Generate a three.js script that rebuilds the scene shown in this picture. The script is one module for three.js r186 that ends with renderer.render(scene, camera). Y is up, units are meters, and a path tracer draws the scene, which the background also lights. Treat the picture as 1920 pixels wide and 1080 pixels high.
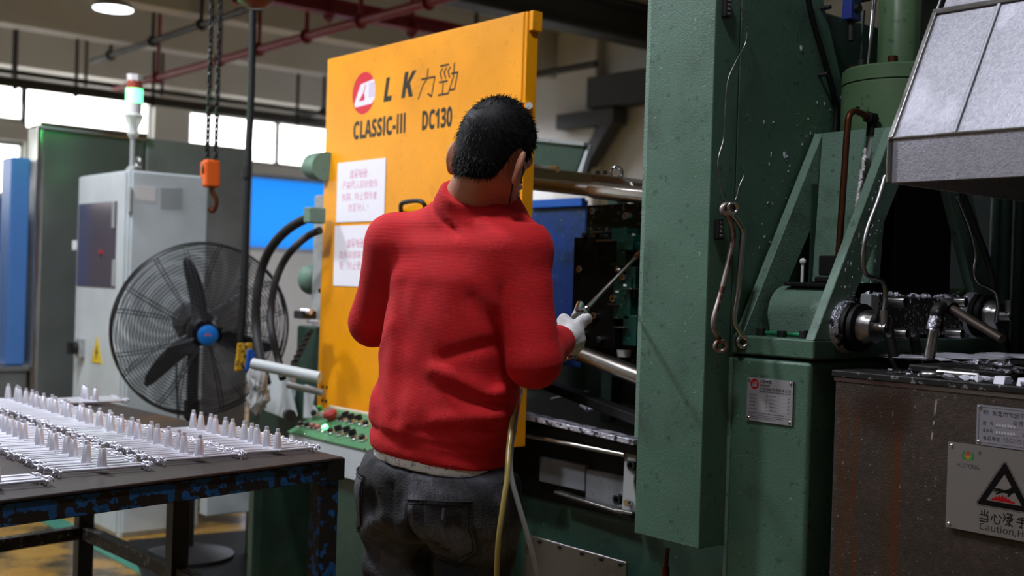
import * as THREE from 'three';
import { mergeGeometries, toCreasedNormals } from 'three/addons/utils/BufferGeometryUtils.js';
import { RoundedBoxGeometry } from 'three/addons/geometries/RoundedBoxGeometry.js';

// ---------------------------------------------------------------- camera, daylight, exposure
// x runs along the die casting machine to the right, z out of the machine towards its operator, y up, metres
const scene = new THREE.Scene();
const camera = new THREE.PerspectiveCamera(27.58, 16 / 9, 0.05, 80);
camera.rotation.order = 'YXZ';
camera.position.set(0, 1.27, 0);
camera.rotation.set(-0.218 * Math.PI / 180, 50 * Math.PI / 180, 1.7955 * Math.PI / 180);
camera.focus = 2.75; camera.userData.fStop = 2.8;
camera.updateMatrixWorld(true);
scene.background = new THREE.Color(5.0, 4.95, 4.75);           // overcast daylight beyond the window openings
const renderer = new THREE.WebGLRenderer({ antialias: true });
renderer.toneMapping = THREE.LinearToneMapping;
renderer.toneMappingExposure = 0.95;
renderer.shadowMap.enabled = true;
// high-bay lamps of the hall: [x, y of the lens, z, candela]; the lamp builder below makes each fitting and its light
const LAMPS = [
  [-1.6, 3.45, -1.25, 13], [-3.6, 3.45, -0.75, 32], [-1.6, 3.45, 1.6, 11],
  [-5.3, 3.45, -1.0, 32], [-9.05, 3.3, -3.45, 30], [-10.2, 3.45, -7.2, 34], [-5.0, 3.45, -6.6, 34], [-1.4, 3.45, -5.9, 5], [-7.5, 3.45, 1.6, 20],
];

// ---------------------------------------------------------------- helpers
const V = (x, y, z) => new THREE.Vector3(x, y, z);
const C0 = camera.position.clone(), FPX = 2200;
const ray = (px, py) => V((px - 960) / FPX, (540 - py) / FPX, -1).applyQuaternion(camera.quaternion);
const at = (px, py, d) => ray(px, py).multiplyScalar(d).add(C0);            // a point of the photograph at a measured distance
const onZ = (px, py, z) => { const r = ray(px, py); return r.multiplyScalar((z - C0.z) / r.z).add(C0); };
const onX = (px, py, x) => { const r = ray(px, py); return r.multiplyScalar((x - C0.x) / r.x).add(C0); };
const onY = (px, py, y) => { const r = ray(px, py); return r.multiplyScalar((y - C0.y) / r.y).add(C0); };
let seed = 7; const rnd = () => { seed = (seed * 1664525 + 1013904223) >>> 0; return seed / 4294967296; };
const clamp = (x, a, b) => Math.min(b, Math.max(a, x)), mix = (a, b, t) => a + (b - a) * t;
const sstep = (a, b, x) => { const t = clamp((x - a) / (b - a), 0, 1); return t * t * (3 - 2 * t); };

const counts = {};
function numbered(n) { const k = counts[n] = (counts[n] ?? -1) + 1; return k ? n + '_' + String(k).padStart(3, '0') : n; }
function tag(o, label, category, group) { o.userData.label = label; o.userData.category = category; if (group) o.userData.group = group; return o; }
function thing(name, label, category, p, group) {                           // a Group at the thing's base; its parts are given in world coordinates
  const o = new THREE.Group(); o.name = numbered(name); o.position.copy(p.isVector3 ? p : V(...p)); scene.add(o); tag(o, label, category, group); o.world = true;
  return o;
}
function local(name, label, category, p, group) { const o = thing(name, label, category, p, group); o.world = false; return o; }
function boxUV(g) {
  if (g.index) g = g.toNonIndexed();
  const p = g.attributes.position, n = p.count, uv = new Float32Array(n * 2), a = V(), b = V(), c = V();
  for (let i = 0; i < n; i += 3) {
    a.fromBufferAttribute(p, i); b.fromBufferAttribute(p, i + 1); c.fromBufferAttribute(p, i + 2);
    const f = b.clone().sub(a).cross(c.clone().sub(a)), x = Math.abs(f.x), y = Math.abs(f.y), z = Math.abs(f.z);
    [a, b, c].forEach((v, k) => { const q = x >= y && x >= z ? [v.z, v.y] : y >= z ? [v.x, v.z] : [v.x, v.y]; uv[(i + k) * 2] = q[0]; uv[(i + k) * 2 + 1] = q[1]; });
  }
  g.setAttribute('uv', new THREE.BufferAttribute(uv, 2));
  for (const k of Object.keys(g.attributes)) if (!['position', 'normal', 'uv'].includes(k)) g.deleteAttribute(k);
  return g;
}
function rootOf(o) { while (o.parent && o.parent !== scene) o = o.parent; return o; }
function build(geos, keepUV) {
  geos = [].concat(geos).map((g) => keepUV ? (g.index ? g.toNonIndexed() : g) : boxUV(g));
  return geos.length > 1 ? mergeGeometries(geos) : geos[0];
}
function obj(name, geos, m, parent, keepUV) {                                // one named Mesh
  const g = build(geos, keepUV), o = new THREE.Mesh(g, m);
  if (parent) { const r = rootOf(parent); if (r.world) { g.translate(-r.position.x, -r.position.y, -r.position.z); } o.name = name; parent.add(o); }
  else { o.name = numbered(name); scene.add(o); }
  return o;
}
function solo(name, geos, m, label, category, group, keepUV) {               // a thing that is one mesh, pivot at the middle of its foot
  const g = build(geos, keepUV); g.computeBoundingBox(); const b = g.boundingBox, c = V((b.min.x + b.max.x) / 2, b.min.y, (b.min.z + b.max.z) / 2);
  g.translate(-c.x, -c.y, -c.z);
  const o = new THREE.Mesh(g, m); o.name = numbered(name); o.position.copy(c); scene.add(o); return tag(o, label, category, group);
}
function struct(name, geos, m, parent) { const o = obj(name, geos, m, parent); if (!parent) { o.name = name; o.userData.kind = 'structure'; } return o; }
function copyOf(src, p, label, ry = src.rotation.y) { const c = src.clone(); c.name = numbered(src.name.replace(/_\d+$/, '')); c.position.copy(p.isVector3 ? p : V(...p)); c.rotation.y = ry; c.userData = { ...src.userData }; if (label) c.userData.label = label; scene.add(c); return c; }

const box = (x0, x1, y0, y1, z0, z1, r = 0.003) => {
  const w = Math.abs(x1 - x0), h = Math.abs(y1 - y0), d = Math.abs(z1 - z0); r = Math.min(r, w / 2.1, h / 2.1, d / 2.1);
  return (r > 0 ? new RoundedBoxGeometry(w, h, d, 1, r) : new THREE.BoxGeometry(w, h, d)).translate((x0 + x1) / 2, (y0 + y1) / 2, (z0 + z1) / 2);
};
const cbox = (c, w, h, d, r) => box(c.x - w / 2, c.x + w / 2, c.y - h / 2, c.y + h / 2, c.z - d / 2, c.z + d / 2, r);
const UPV = V(0, 1, 0);
function orient(g, a, dir) { return g.applyQuaternion(new THREE.Quaternion().setFromUnitVectors(UPV, dir.clone().normalize())).translate(a.x, a.y, a.z); }
function cyl(a, b, r0, r1 = r0, seg = 20) { const d = b.clone().sub(a), L = d.length(); return orient(new THREE.CylinderGeometry(r1, r0, L, seg).translate(0, L / 2, 0), a, d); }
function lathe(a, dir, prof, seg = 24) { return orient(toCreasedNormals(new THREE.LatheGeometry(prof.map(([r, y]) => new THREE.Vector2(r, y)), seg), 0.6), a, dir); }
function bar(a, b, w, h, r = 0.003) { const d = b.clone().sub(a), L = d.length(), g = r > 0 ? new RoundedBoxGeometry(w, h, L, 1, Math.min(r, w / 2.1, h / 2.1)) : new THREE.BoxGeometry(w, h, L);
  const m = new THREE.Matrix4().lookAt(b, a, Math.abs(d.y) > 0.95 * L ? V(1, 0, 0) : UPV); g.applyMatrix4(m); const c = a.clone().add(b).multiplyScalar(0.5); return g.translate(c.x, c.y, c.z); }
function tube(pts, r, n = pts.length * 8, seg = 10, curve = 'centripetal') {
  const c = new THREE.CatmullRomCurve3(pts, false, curve), g = new THREE.TubeGeometry(c, n, r, seg);
  const s = [g.toNonIndexed()];
  for (const [i, k] of [[0, -1], [1, 1]]) s.push(orient(new THREE.CircleGeometry(r, seg).rotateX(-Math.PI / 2), c.getPoint(i), c.getTangent(i).multiplyScalar(k)).toNonIndexed());
  return mergeGeometries(s);
}
function prism(pts, plane, lo, hi, bevel = 0.003) {                          // plane 'x': points are (z, y); 'z': (x, y); 'y': (x, z)
  const S = new THREE.Shape(pts.map(([u, v]) => plane === 'x' ? new THREE.Vector2(-u, v) : plane === 'y' ? new THREE.Vector2(u, -v) : new THREE.Vector2(u, v)));
  const g = new THREE.ExtrudeGeometry(S, { depth: hi - lo - 2 * bevel, bevelEnabled: bevel > 0, bevelThickness: bevel, bevelSize: bevel, bevelOffset: -bevel, bevelSegments: 1, curveSegments: 10 }).translate(0, 0, lo + bevel);
  if (plane === 'x') g.applyMatrix4(new THREE.Matrix4().makeBasis(V(0, 0, -1), V(0, 1, 0), V(1, 0, 0)));
  if (plane === 'y') g.applyMatrix4(new THREE.Matrix4().makeBasis(V(1, 0, 0), V(0, 0, -1), V(0, 1, 0)));
  return g;
}
const capBolt = (a, dir, r, h) => lathe(a, dir, [[0, 0], [r, 0], [r, h * 0.92], [r * 0.9, h], [r * 0.55, h], [r * 0.5, h * 0.45], [0, h * 0.45]], 14);
const hexBolt = (a, dir, r, h) => orient(new THREE.CylinderGeometry(r * 0.92, r, h, 6).translate(0, h / 2, 0), a, dir);
const blob = (c, rx, ry, rz, jag = 0.3, d = 1) => { const g = new THREE.IcosahedronGeometry(1, d), p = g.attributes.position, seen = {};
  for (let i = 0; i < p.count; i++) { const k = [p.getX(i), p.getY(i), p.getZ(i)].map((v) => v.toFixed(3)).join(); const s = seen[k] ??= 1 + (rnd() - 0.5) * 2 * jag; p.setXYZ(i, p.getX(i) * rx * s, p.getY(i) * ry * s, p.getZ(i) * rz * s); }
  g.computeVertexNormals(); return g.translate(c.x, c.y, c.z); };

// ---------------------------------------------------------------- textures
function lattice(s) { const t = new Float32Array(65536); let k = (s * 2654435761) >>> 0; for (let i = 0; i < 65536; i++) { k = (k * 1664525 + 1013904223) >>> 0; t[i] = k / 4294967296; } return t; }
const LAT = lattice(3);
function pn(x, y, P, s = 0) {                                                // periodic value noise
  const x0 = Math.floor(x), y0 = Math.floor(y), fx = x - x0, fy = y - y0, u = fx * fx * (3 - 2 * fx), v = fy * fy * (3 - 2 * fy), m = (i) => ((i % P) + P) % P;
  const h = (i, j) => LAT[(m(i) * 131 + m(j) * 7919 + s * 4177) & 65535];
  return mix(mix(h(x0, y0), h(x0 + 1, y0), u), mix(h(x0, y0 + 1), h(x0 + 1, y0 + 1), u), v);
}
function fbm(u, v, f, o, s = 0) { let a = 0.5, r = 0, t = 0; for (let i = 0; i < o; i++) { r += a * pn(u * f, v * f, f, s + i); t += a; a *= 0.5; f *= 2; } return r / t; }
function tex(size, fn, srgb = true, rep = 1, h = size) {
  const d = new Uint8Array(size * h * 4);
  for (let y = 0; y < h; y++) for (let x = 0; x < size; x++) { let c = fn(x / size, y / h); if (typeof c === 'number') c = [c, c, c]; const i = (y * size + x) * 4; for (let k = 0; k < 3; k++) d[i + k] = clamp(c[k], 0, 1) * 255; d[i + 3] = 255; }
  const t = new THREE.DataTexture(d, size, h); t.magFilter = THREE.LinearFilter; t.minFilter = THREE.LinearMipmapLinearFilter; t.generateMipmaps = true; t.wrapS = t.wrapT = THREE.RepeatWrapping; t.repeat.set(rep, rep);
  if (srgb) t.colorSpace = THREE.SRGBColorSpace; t.needsUpdate = true; return t;
}
const rgb = (h) => [(h >> 16) / 255, ((h >> 8) & 255) / 255, (h & 255) / 255];
const mixc = (a, b, t) => a.map((x, i) => mix(x, b[i], t));
const std = (o) => new THREE.MeshStandardMaterial(o), phys = (o) => new THREE.MeshPhysicalMaterial(o);
// painted sheet metal: faint mottling, dark scuffs, small chips that show primer
function paintTex(hex, { scuff = 0.5, chip = 0.8, chipC = 0x9aa79f, dark = 0x1c2622, s = 1, size = 512 } = {}) {
  const b = rgb(hex), dk = rgb(dark), ch = rgb(chipC);
  return tex(size, (u, v) => {
    let c = b.map((x) => x * (0.92 + 0.16 * fbm(u, v, 4, 4, s)));
    c = mixc(c, dk, scuff * 0.8 * sstep(0.58, 0.8, fbm(u, v, 5, 4, s + 9)) * fbm(u, v, 64, 2, s + 3));
    c = mixc(c, dk, 0.6 * scuff * sstep(0.76, 0.82, fbm(u, v, 40, 3, s + 6)));
    return mixc(c, ch, 0.7 * sstep(chip, chip + 0.05, fbm(u, v, 96, 2, s + 14)));
  }, true, 1.3);
}
const roughGrey = tex(256, (u, v) => 0.35 + 0.4 * fbm(u, v, 8, 4, 40), false, 2);
const grain = tex(256, (u, v) => fbm(u, v, 64, 3, 50), false, 6);
const M = {};
M.green = std({ map: paintTex(0x4a6a58, { s: 1, scuff: 0.5, chip: 0.87 }), roughness: 0.5, roughnessMap: roughGrey, bumpMap: grain, bumpScale: 0.0006 });
M.green.roughness = 0.9;
M.greenDark = std({ map: paintTex(0x2a4236, { s: 21, scuff: 0.9, chip: 0.88, size: 256 }), roughness: 0.8, roughnessMap: roughGrey });
M.greenLight = std({ map: paintTex(0x678574, { s: 31, scuff: 0.5, chip: 0.86 }), roughness: 0.9, roughnessMap: roughGrey, bumpMap: grain, bumpScale: 0.0012 });
M.greenOlive = std({ map: paintTex(0x54704e, { s: 41, scuff: 0.5, chip: 0.88 }), roughness: 0.8, roughnessMap: roughGrey });
M.yellow = std({ map: paintTex(0xf5a100, { s: 51, scuff: 0.15, chip: 0.9, dark: 0x6a4a10, chipC: 0x7a5a20 }), roughness: 0.38 });
M.cabinet = std({ map: paintTex(0xc3cccd, { s: 61, scuff: 0.12, chip: 0.9, dark: 0x777c7c }), roughness: 0.5 });
M.greyPaint = std({ map: paintTex(0x9fa3a1, { s: 71, scuff: 0.4, chip: 0.86, size: 256, dark: 0x3a3a38, chipC: 0x666666 }), roughness: 0.55 });
M.greyDull = std({ map: paintTex(0x74777a, { s: 75, scuff: 0.4, chip: 0.86, size: 256 }), roughness: 0.55 });
M.steel = std({ color: 0x9b9a98, metalness: 1, roughness: 0.6, roughnessMap: roughGrey });
M.chrome = std({ color: 0xd8d8da, metalness: 1, roughness: 0.16 });
M.tie = std({ color: 0xb9b6b2, metalness: 1, roughness: 0.24 });
M.darkSteel = std({ map: tex(512, (u, v) => { const n = fbm(u, v, 8, 5, 80), w = sstep(0.66, 0.76, fbm(u, v, 40, 3, 84)); return mixc(mixc([0.10, 0.10, 0.10], [0.24, 0.23, 0.22], n), [0.75, 0.76, 0.78], w * 0.55); }, true, 2), metalness: 0.6, roughness: 0.55 });
M.black = std({ color: 0x121212, roughness: 0.55 });
M.oily = phys({ color: 0x050606, roughness: 0.6, specularIntensity: 0.6 });
M.rubber = std({ color: 0x17181a, roughness: 0.6, bumpMap: grain, bumpScale: 0.0004 });
M.plasticBlack = std({ color: 0x1a1a1c, roughness: 0.4 });
M.copper = std({ map: tex(256, (u, v) => mixc([0.42, 0.22, 0.12], [0.28, 0.17, 0.11], fbm(u, v, 8, 4, 90)), true, 4), metalness: 0.75, roughness: 0.42 });
M.alu = std({ color: 0xe2e3ee, metalness: 0.5, roughness: 0.32 });
M.zinc = std({ color: 0xe6e6f2, metalness: 0.2, roughness: 0.36 });
M.splash = std({ map: tex(256, (u, v) => mixc([0.80, 0.80, 0.85], [0.22, 0.21, 0.22], sstep(0.5, 0.7, fbm(u, v, 12, 4, 95))), true, 5), metalness: 0.75, roughness: 0.38, bumpMap: grain, bumpScale: 0.003 });
M.galv = std({ map: tex(512, (u, v) => { const n = fbm(u, v, 4, 4, 100), k = fbm(u, v, 128, 2, 104), st = sstep(0.6, 0.78, fbm(u, v, 6, 4, 109)); return mixc(mixc([0.60, 0.60, 0.63], [0.70, 0.70, 0.74], n).map((x) => x * (0.9 + 0.2 * k)), [0.86, 0.86, 0.9], st * 0.4); }, true, 1.7), metalness: 0.45, roughness: 0.5, bumpMap: grain, bumpScale: 0.0005 });
M.stainless = std({ map: tex(512, (u, v) => { const n = fbm(u, v, 6, 4, 110), l = pn(u * 3, v * 200, 600, 113); return mixc([0.50, 0.50, 0.49], [0.66, 0.66, 0.66], n * 0.7 + l * 0.3); }, true, 0.8), metalness: 0.92, roughness: 0.3 });
M.greySteel = std({ map: tex(256, (u, v) => mixc([0.46, 0.45, 0.45], [0.60, 0.60, 0.60], fbm(u, v, 6, 4, 116)), true, 0.8), metalness: 0.4, roughness: 0.42 });
// furnace casing: brown heat-stained steel with rust runs
M.furnace = std({ map: tex(1024, (u, v) => {
  let c = mixc([0.215, 0.18, 0.15], [0.315, 0.275, 0.245], fbm(u, v, 6, 5, 120)); c = c.map((x) => x * (0.86 + 0.28 * fbm(u, v, 96, 2, 122)));
  const h = v < 0.2 ? v + 1 : v, run = (x, w, a, b, s) => sstep(w, w * 0.25, Math.abs(u - x + 0.010 * (pn(v * 9, s, 64, s) - 0.5))) * sstep(b, b - 0.06, h) * sstep(a - 0.05, a + 0.05, h) * (0.55 + 0.6 * fbm(u, v, 20, 3, s));
  c = mixc(c, [0.34, 0.18, 0.07], clamp(run(0.552, 0.012, 0.3, 1.05, 131) + run(0.445, 0.011, 0.6, 1.04, 132) * 0.8 + run(0.412, 0.02, 0.5, 1.06, 133) * 0.5 + run(0.54, 0.035, 0.4, 1.06, 134) * 0.3, 0, 0.85));
  c = mixc(c, [0.20, 0.12, 0.075], 0.85 * sstep(0.075, 0.02, Math.hypot((u - 0.525) * 0.75, h - 1.01) + 0.05 * (fbm(u, v, 16, 3, 135) - 0.5)));
  c = mixc(c, [0.8, 0.77, 0.7], 0.8 * sstep(0.003, 0.001, Math.abs(u - 0.644 - (h - 1.046) * 0.1)) * sstep(0.94, 0.96, h) * sstep(1.06, 1.04, h) * sstep(0.4, 0.6, pn(v * 60, 3, 64, 137)));
  return mixc(c, [0.66, 0.64, 0.62], 0.5 * sstep(0.84, 0.88, fbm(u, v, 128, 2, 136)));
}), metalness: 0.35, roughness: 0.5, bumpMap: grain, bumpScale: 0.0008 });
M.tableTop = phys({ specularIntensity: 0.45, map: tex(512, (u, v) => { const n = fbm(u, v, 6, 5, 140); return mixc(mixc([0.15, 0.125, 0.12], [0.26, 0.225, 0.215], n), [0.40, 0.25, 0.13], 0.4 * sstep(0.6, 0.75, fbm(u, v, 4, 4, 143))); }, true, 0.9), metalness: 0.05, roughness: 0.6 });
M.tableFrame = std({ map: tex(512, (u, v) => { const k = sstep(0.47, 0.53, fbm(u, v, 14, 5, 150)), n = fbm(u, v, 24, 3, 152); return mixc(mixc([0.055, 0.05, 0.05], [0.13, 0.10, 0.085], n), [0.07, 0.32, 0.54].map((x) => x * (0.8 + 0.4 * n)), k); }, true, 3.5), roughness: 0.6 });
M.floor = std({ map: tex(1024, (u, v) => { const n = fbm(u, v, 6, 5, 160), d = sstep(0.38, 0.66, fbm(u, v, 10, 5, 163)); return mixc(mixc([0.58, 0.42, 0.15], [0.64, 0.52, 0.27], n), [0.22, 0.19, 0.14], d * 0.9); }, true, 0.5), roughness: 0.5, roughnessMap: roughGrey });
M.line = std({ map: paintTex(0x2f7a68, { s: 171, scuff: 0.8, chip: 0.7, chipC: 0x8a713c }), roughness: 0.6 });
M.concrete = std({ map: tex(512, (u, v) => mixc([0.70, 0.69, 0.67], [0.78, 0.77, 0.75], fbm(u, v, 5, 5, 180)), true, 0.3), roughness: 0.9 });
M.beam = std({ map: tex(256, (u, v) => mixc([0.80, 0.79, 0.77], [0.87, 0.86, 0.84], fbm(u, v, 5, 5, 184)), true, 0.3), roughness: 0.9 });
M.wall = std({ map: tex(512, (u, v) => mixc([0.80, 0.80, 0.79], [0.87, 0.87, 0.86], fbm(u, v, 4, 5, 188)), true, 0.25), roughness: 0.85 });
M.girder = std({ color: 0x34373a, roughness: 0.6 });
M.pipeRed = std({ color: 0x8a1c2c, roughness: 0.5 });
M.pipeDark = std({ color: 0x33322f, roughness: 0.6 });
M.orange = std({ color: 0xd95a12, roughness: 0.45 });
M.bluePanel = std({ color: 0x1a5fc0, roughness: 0.5 });
M.blueSheet = phys({ color: 0x1463b4, roughness: 1, transmission: 0.6, thickness: 0, side: THREE.DoubleSide });
M.pane = phys({ color: 0xffffff, roughness: 0.02, transmission: 1, thickness: 0 });
M.paper = std({ color: 0xf1eff2, roughness: 0.8, side: THREE.DoubleSide });
M.white = std({ color: 0xe8e8e6, roughness: 0.5 });
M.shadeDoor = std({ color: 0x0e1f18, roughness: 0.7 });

// print on flat things
function canvasTex(w, h, draw) { const c = document.createElement('canvas'); c.width = w; c.height = h; const g = c.getContext('2d'); draw(g, w, h); const t = new THREE.CanvasTexture(c); t.colorSpace = THREE.SRGBColorSpace; t.anisotropy = 8; return t; }
// strokes of the characters on the door, papers and plates, on a ten by ten grid
const GLYPH = {
  力: '13 83 79 58|40 43 25 09', 勁: '00 40|11 02 14|31 22 34|51 42 54|05 45|25 29|09 59|63 93 88 68|70 74 59', 劲: '00 40 03|21 44|05 45|25 29|09 49|53 93 88 68|70 74 49',
  当: '50 54|21 33|81 73|14 84 89 19|17 87', 心: '14 07|32 37 49 79 86|43 54|72 94', 烫: '00 12|03 14|06 23|30 80 33 83 75|52 36|72 56|59 55|47 29|65 75|57 89', 手: '71 22|13 83|05 95|51 59 38',
  温: '01 12|04 15|08 26|31 81 84 34 31|33 83|36 86 89|36 39|09 99|56 59|76 79', 馨: '00 50|21 23|03 53|60 90 72 94|05 95|45 25|29 26 76 79 29|27 77', 提: '02 32|20 28|06 33|41 81 84 44 41|45 95|65 69|67 87|45 49 99',
  醒: '00 40|03 43 49 09 03|15 13|06 46|51 91 94 54 51|53 93|55 95|75 79|57 97|59 99', 严: '00 90|31 33|61 63|14 94|14 09', 禁: '02 42|20 24|52 92|70 74|16 86|05 95|45 49|27 09|67 89', 两: '00 90|12 92 99|12 19|32 25|62 55 68',
  人: '50 47 09|44 99', 同: '11 19|11 81 89|33 63|35 65 68 38 35', 时: '11 41 48 18 11|14 44|53 93|80 89|65 76', 操: '03 33|20 29|51 81 83 51|40 44|54 94|46 96|66 69|46 29|76 99', 作: '30 04|23 29|60 43|53 93|63 69|65 95|67 97',
  机: '03 43|20 29|23 05|52 49|52 72 78 98', 器: '01 31 33 03 01|51 91 93 53 51|05 95|06 36 39 09 06|56 96 99 56', 防: '01 09|01 31 14 36|53 93|70 72|63 49|65 85 79', 止: '50 59|24 29|54 94|09 99', 者: '12 72|41 45|04 94|81 26|26 76 79 29 26|27 77',
  伤: '30 04|23 29|61 43|52 92|54 94 89|73 49', 害: '11 91|50 51|23 73|25 75|52 56|27 77 79 29 27', 他: '30 04|23 29|44 93 96|63 68 98|80 86', 加: '02 42 38|20 06 09|52 92 98 58 52', 料: '12 24|42 34|05 45|30 39|62 73|64 75|47 97|80 89', 请: '11 22|04 24 28 36|42 92|44 94|67 60|46 86 89|46 49',
  佩: '20 04|13 19|31 39|31 91 98|53 83|63 69|54 57 87', 戴: '02 92|30 34|63 99|71 49|15 55 58 15|17 57', 东: '12 82|41 25 85|53 59|36 18|66 88', 莞: '02 92|30 33|63 60|14 94|36 76|08 98|46 28|66 69 99', 市: '50 51|02 92|13 83 88|13 18|51 59', 辉: '40 45|03 93|44 49|01 13|63 93|53 99', 通: '01 13|04 24 27 09 99|41 91|44 94 97|44 47|64 67',
  节: '02 92|30 33|63 60|15 85 87|45 49', 能: '20 03 43|14 44 49|14 19|60 64 94|65 69 99', 科: '30 12|04 44|23 29|52 63|54 65|47 97|80 89', 技: '02 42|20 29|52 92|70 74|44 84 49|54 99', 合: '50 05|50 95|25 75|27 77 79 29 27', 格: '02 42|20 29|60 44|51 81 45|61 95|56 86 89 59 56', 证: '01 12|04 24 28|41 91|69 61|65 95|44 49|39 99',
  型: '01 51|04 54|11 14 07|41 47|61 64|80 86|26 86|46 49|09 99', 号: '20 70 73 23 20|05 95|26 76 89', 规: '02 42|20 24 09|05 45|51 57|51 91 97|73 49|75 79 99', 系: '81 20|30 25 65|56 27 77|50 59|28 09|68 89', 列: '01 51|21 06|23 53 09|63 67|81 88', 出: '50 59|11 14 84 81|05 09 99 95', 厂: '11 91|11 09', 日: '20 70 79 29 20|24 74', 期: '02 52|12 17|42 47|07 57|14 44|61 91 99|61 58|64 94',
  售: '30 05|15 85|15 12|23 83|50 55|26 76 79 29 26', 后: '80 21 25 09|23 93|36 86 89 39 36', 电: '21 81 86 26 21|24 84|50 58 98', 话: '01 12|04 24 28|81 41|43 93|61 66|46 86 89 49 46', 集: '30 05|14 94|12 92|23 83|52 56|07 97|56 59', 團: '00 90 99 09 00|21 71|23 73 75 25 23|50 55|27 77', 深: '01 12|04 15|08 26|41 91|44 60|45 95|65 69', 圳: '02 32|21 27|08 37|51 48|71 77|90 99', 公: '40 05|60 95|54 28 78|67 89', 司: '11 91 99|23 63|25 65 68 28 25', 有: '02 92|50 09|34 84 89|34 39|36 86', 限: '01 09|01 31 14 36|51 91 94 54 51|54 58 75|64 99', 领: '30 04|34 33|16 46 28|51 91|62 68|92 97|75 49|77 99', 威: '12 92|12 09|61 99|80 59|24 54|45 29|36 58', '，': '58 49', '！': '51 56|58 59', '：': '54 55|58 59',
};
function hanzi(g, text, x, y, w, h, lw, gap = 1.12) {
  g.save(); g.lineWidth = lw; g.lineCap = 'round'; g.lineJoin = 'round';
  [...text].forEach((ch, i) => { const s = GLYPH[ch]; if (!s) return; g.beginPath();
    for (const st of s.split('|')) st.split(' ').forEach((p, k) => { const X = x + i * w * gap + (+p[0] / 9) * w, Y = y + (+p[1] / 9) * h; k ? g.lineTo(X, Y) : g.moveTo(X, Y); }); g.stroke(); });
  g.restore();
}
function word(g, t, x, y, w, h, font = 'bold', skew = 0) {                   // text fitted into a box whose baseline is y
  g.save(); g.font = font + ' 100px sans-serif'; const m = g.measureText(t).width; g.translate(x, y); g.transform(1, 0, -skew, 1, 0, 0); g.scale(w / m, h / 73); g.fillText(t, 0, 0); if (font === 'bold') { g.lineWidth = 4; g.strokeStyle = g.fillStyle; g.strokeText(t, 0, 0); } g.restore();
}
// a printed rectangle facing +z whose uv runs over the whole print
function plateZ(x0, x1, y0, y1, z, th, mat, edge, parent, name) {
  obj(name + '_back', box(x0, x1, y0, y1, z - th, z, 0.0004), edge, parent);
  const g = new THREE.PlaneGeometry(x1 - x0, y1 - y0).translate((x0 + x1) / 2, (y0 + y1) / 2, z + 0.0006);
  return obj(name, g, mat, parent, true);
}
// ---------------------------------------------------------------- the hall
const XL = -13.3, ZB = -8.5, XR = 4, ZF = 7, YC = 4.0;
struct('floor', box(XL - 0.3, XR + 0.3, -0.2, 0, ZB - 0.3, ZF + 0.3, 0), M.floor);
struct('ceiling', box(XL - 0.3, XR + 0.3, YC, YC + 0.2, ZB - 0.3, ZF + 0.3, 0), M.concrete);
struct('wall_back', box(XL - 0.3, XR + 0.3, 0, YC, ZB - 0.3, ZB, 0), M.wall);
struct('wall_right', box(XR, XR + 0.3, 0, YC, ZB, ZF + 0.3, 0), M.wall);
struct('wall_front', box(XL - 0.3, XR, 0, YC, ZF, ZF + 0.3, 0), M.wall);
{ // wall with the window band, the lower windows on its near half and blue boards below the band on its far half
  const w = struct('wall_left', [box(XL - 0.25, XL, 0, 1.35, ZB, ZF, 0), box(XL - 0.25, XL, 1.35, 2.04, -6.4, ZF, 0), box(XL - 0.25, XL, 1.35, 1.58, ZB, -6.4, 0), box(XL - 0.25, XL, 2.04, 2.78, -6.4, -4.15, 0),
    box(XL - 0.25, XL, 1.58, 2.78, -6.6, -6.4, 0), box(XL - 0.25, XL, 2.54, 2.66, ZB, -6.6, 0), box(XL - 0.25, XL, 3.26, 3.36, ZB, -6.05, 0), box(XL - 0.25, XL, 3.36, YC, ZB, ZF, 0), box(XL - 0.25, XL, 2.04, 2.78, 3, ZF, 0), box(XL - 0.25, XL, 2.66, 2.86, -4.15, 3, 0), box(XL - 0.25, XL, 2.78, 3.36, -6.05, -5.6, 0)], M.wall);
  for (let i = 0; i < 3; i++) obj('wall_board', box(XL, XL + 0.02, 1.40, 2.03, -4.0 + i * 1.2, -2.82 + i * 1.2, 0.004), M.bluePanel, w);
  let n = 1;
  const win = (y0, y1, z0, z1, k) => { const f = new THREE.Group(); f.name = 'window_' + n++; f.userData.kind = 'structure'; scene.add(f); const s = (z1 - z0) / k, x = XL - 0.12;
    obj('window_frame', [box(x - 0.03, x + 0.03, y0, y0 + 0.05, z0, z1), box(x - 0.03, x + 0.03, y1 - 0.05, y1, z0, z1), ...Array.from({ length: k + 1 }, (_, i) => box(x - 0.03, x + 0.03, y0, y1, z0 + s * i - 0.025, z0 + s * i + 0.025))], M.greyPaint, f);
    for (let i = 0; i < k; i++) obj('pane', new THREE.PlaneGeometry(s - 0.05, y1 - y0 - 0.1).rotateY(Math.PI / 2).translate(x, (y0 + y1) / 2, z0 + s * (i + 0.5)), M.pane, f); };
  win(2.66, 3.26, ZB, -6.05, 2); win(2.78, 3.36, -5.6, -4.15, 1); win(2.86, 3.36, -4.15, 3, 5); win(2.04, 2.66, -4.15, 3, 5);
  const b = new THREE.Group(); b.name = 'window_' + n++; b.userData.kind = 'structure'; scene.add(b);
  obj('blue_pane', new THREE.PlaneGeometry(1.9, 0.96).rotateY(Math.PI / 2).translate(XL - 0.1, 2.06, -7.55), M.blueSheet, b);
  obj('window_frame', [box(XL - 0.13, XL - 0.07, 1.58, 1.63, ZB, -6.6), box(XL - 0.13, XL - 0.07, 2.50, 2.55, ZB, -6.6)], M.greyPaint, b);
}
struct('trim_1', box(-9.75, -9.5, 3.5, YC, ZB, ZF, 0.01), M.beam);
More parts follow.
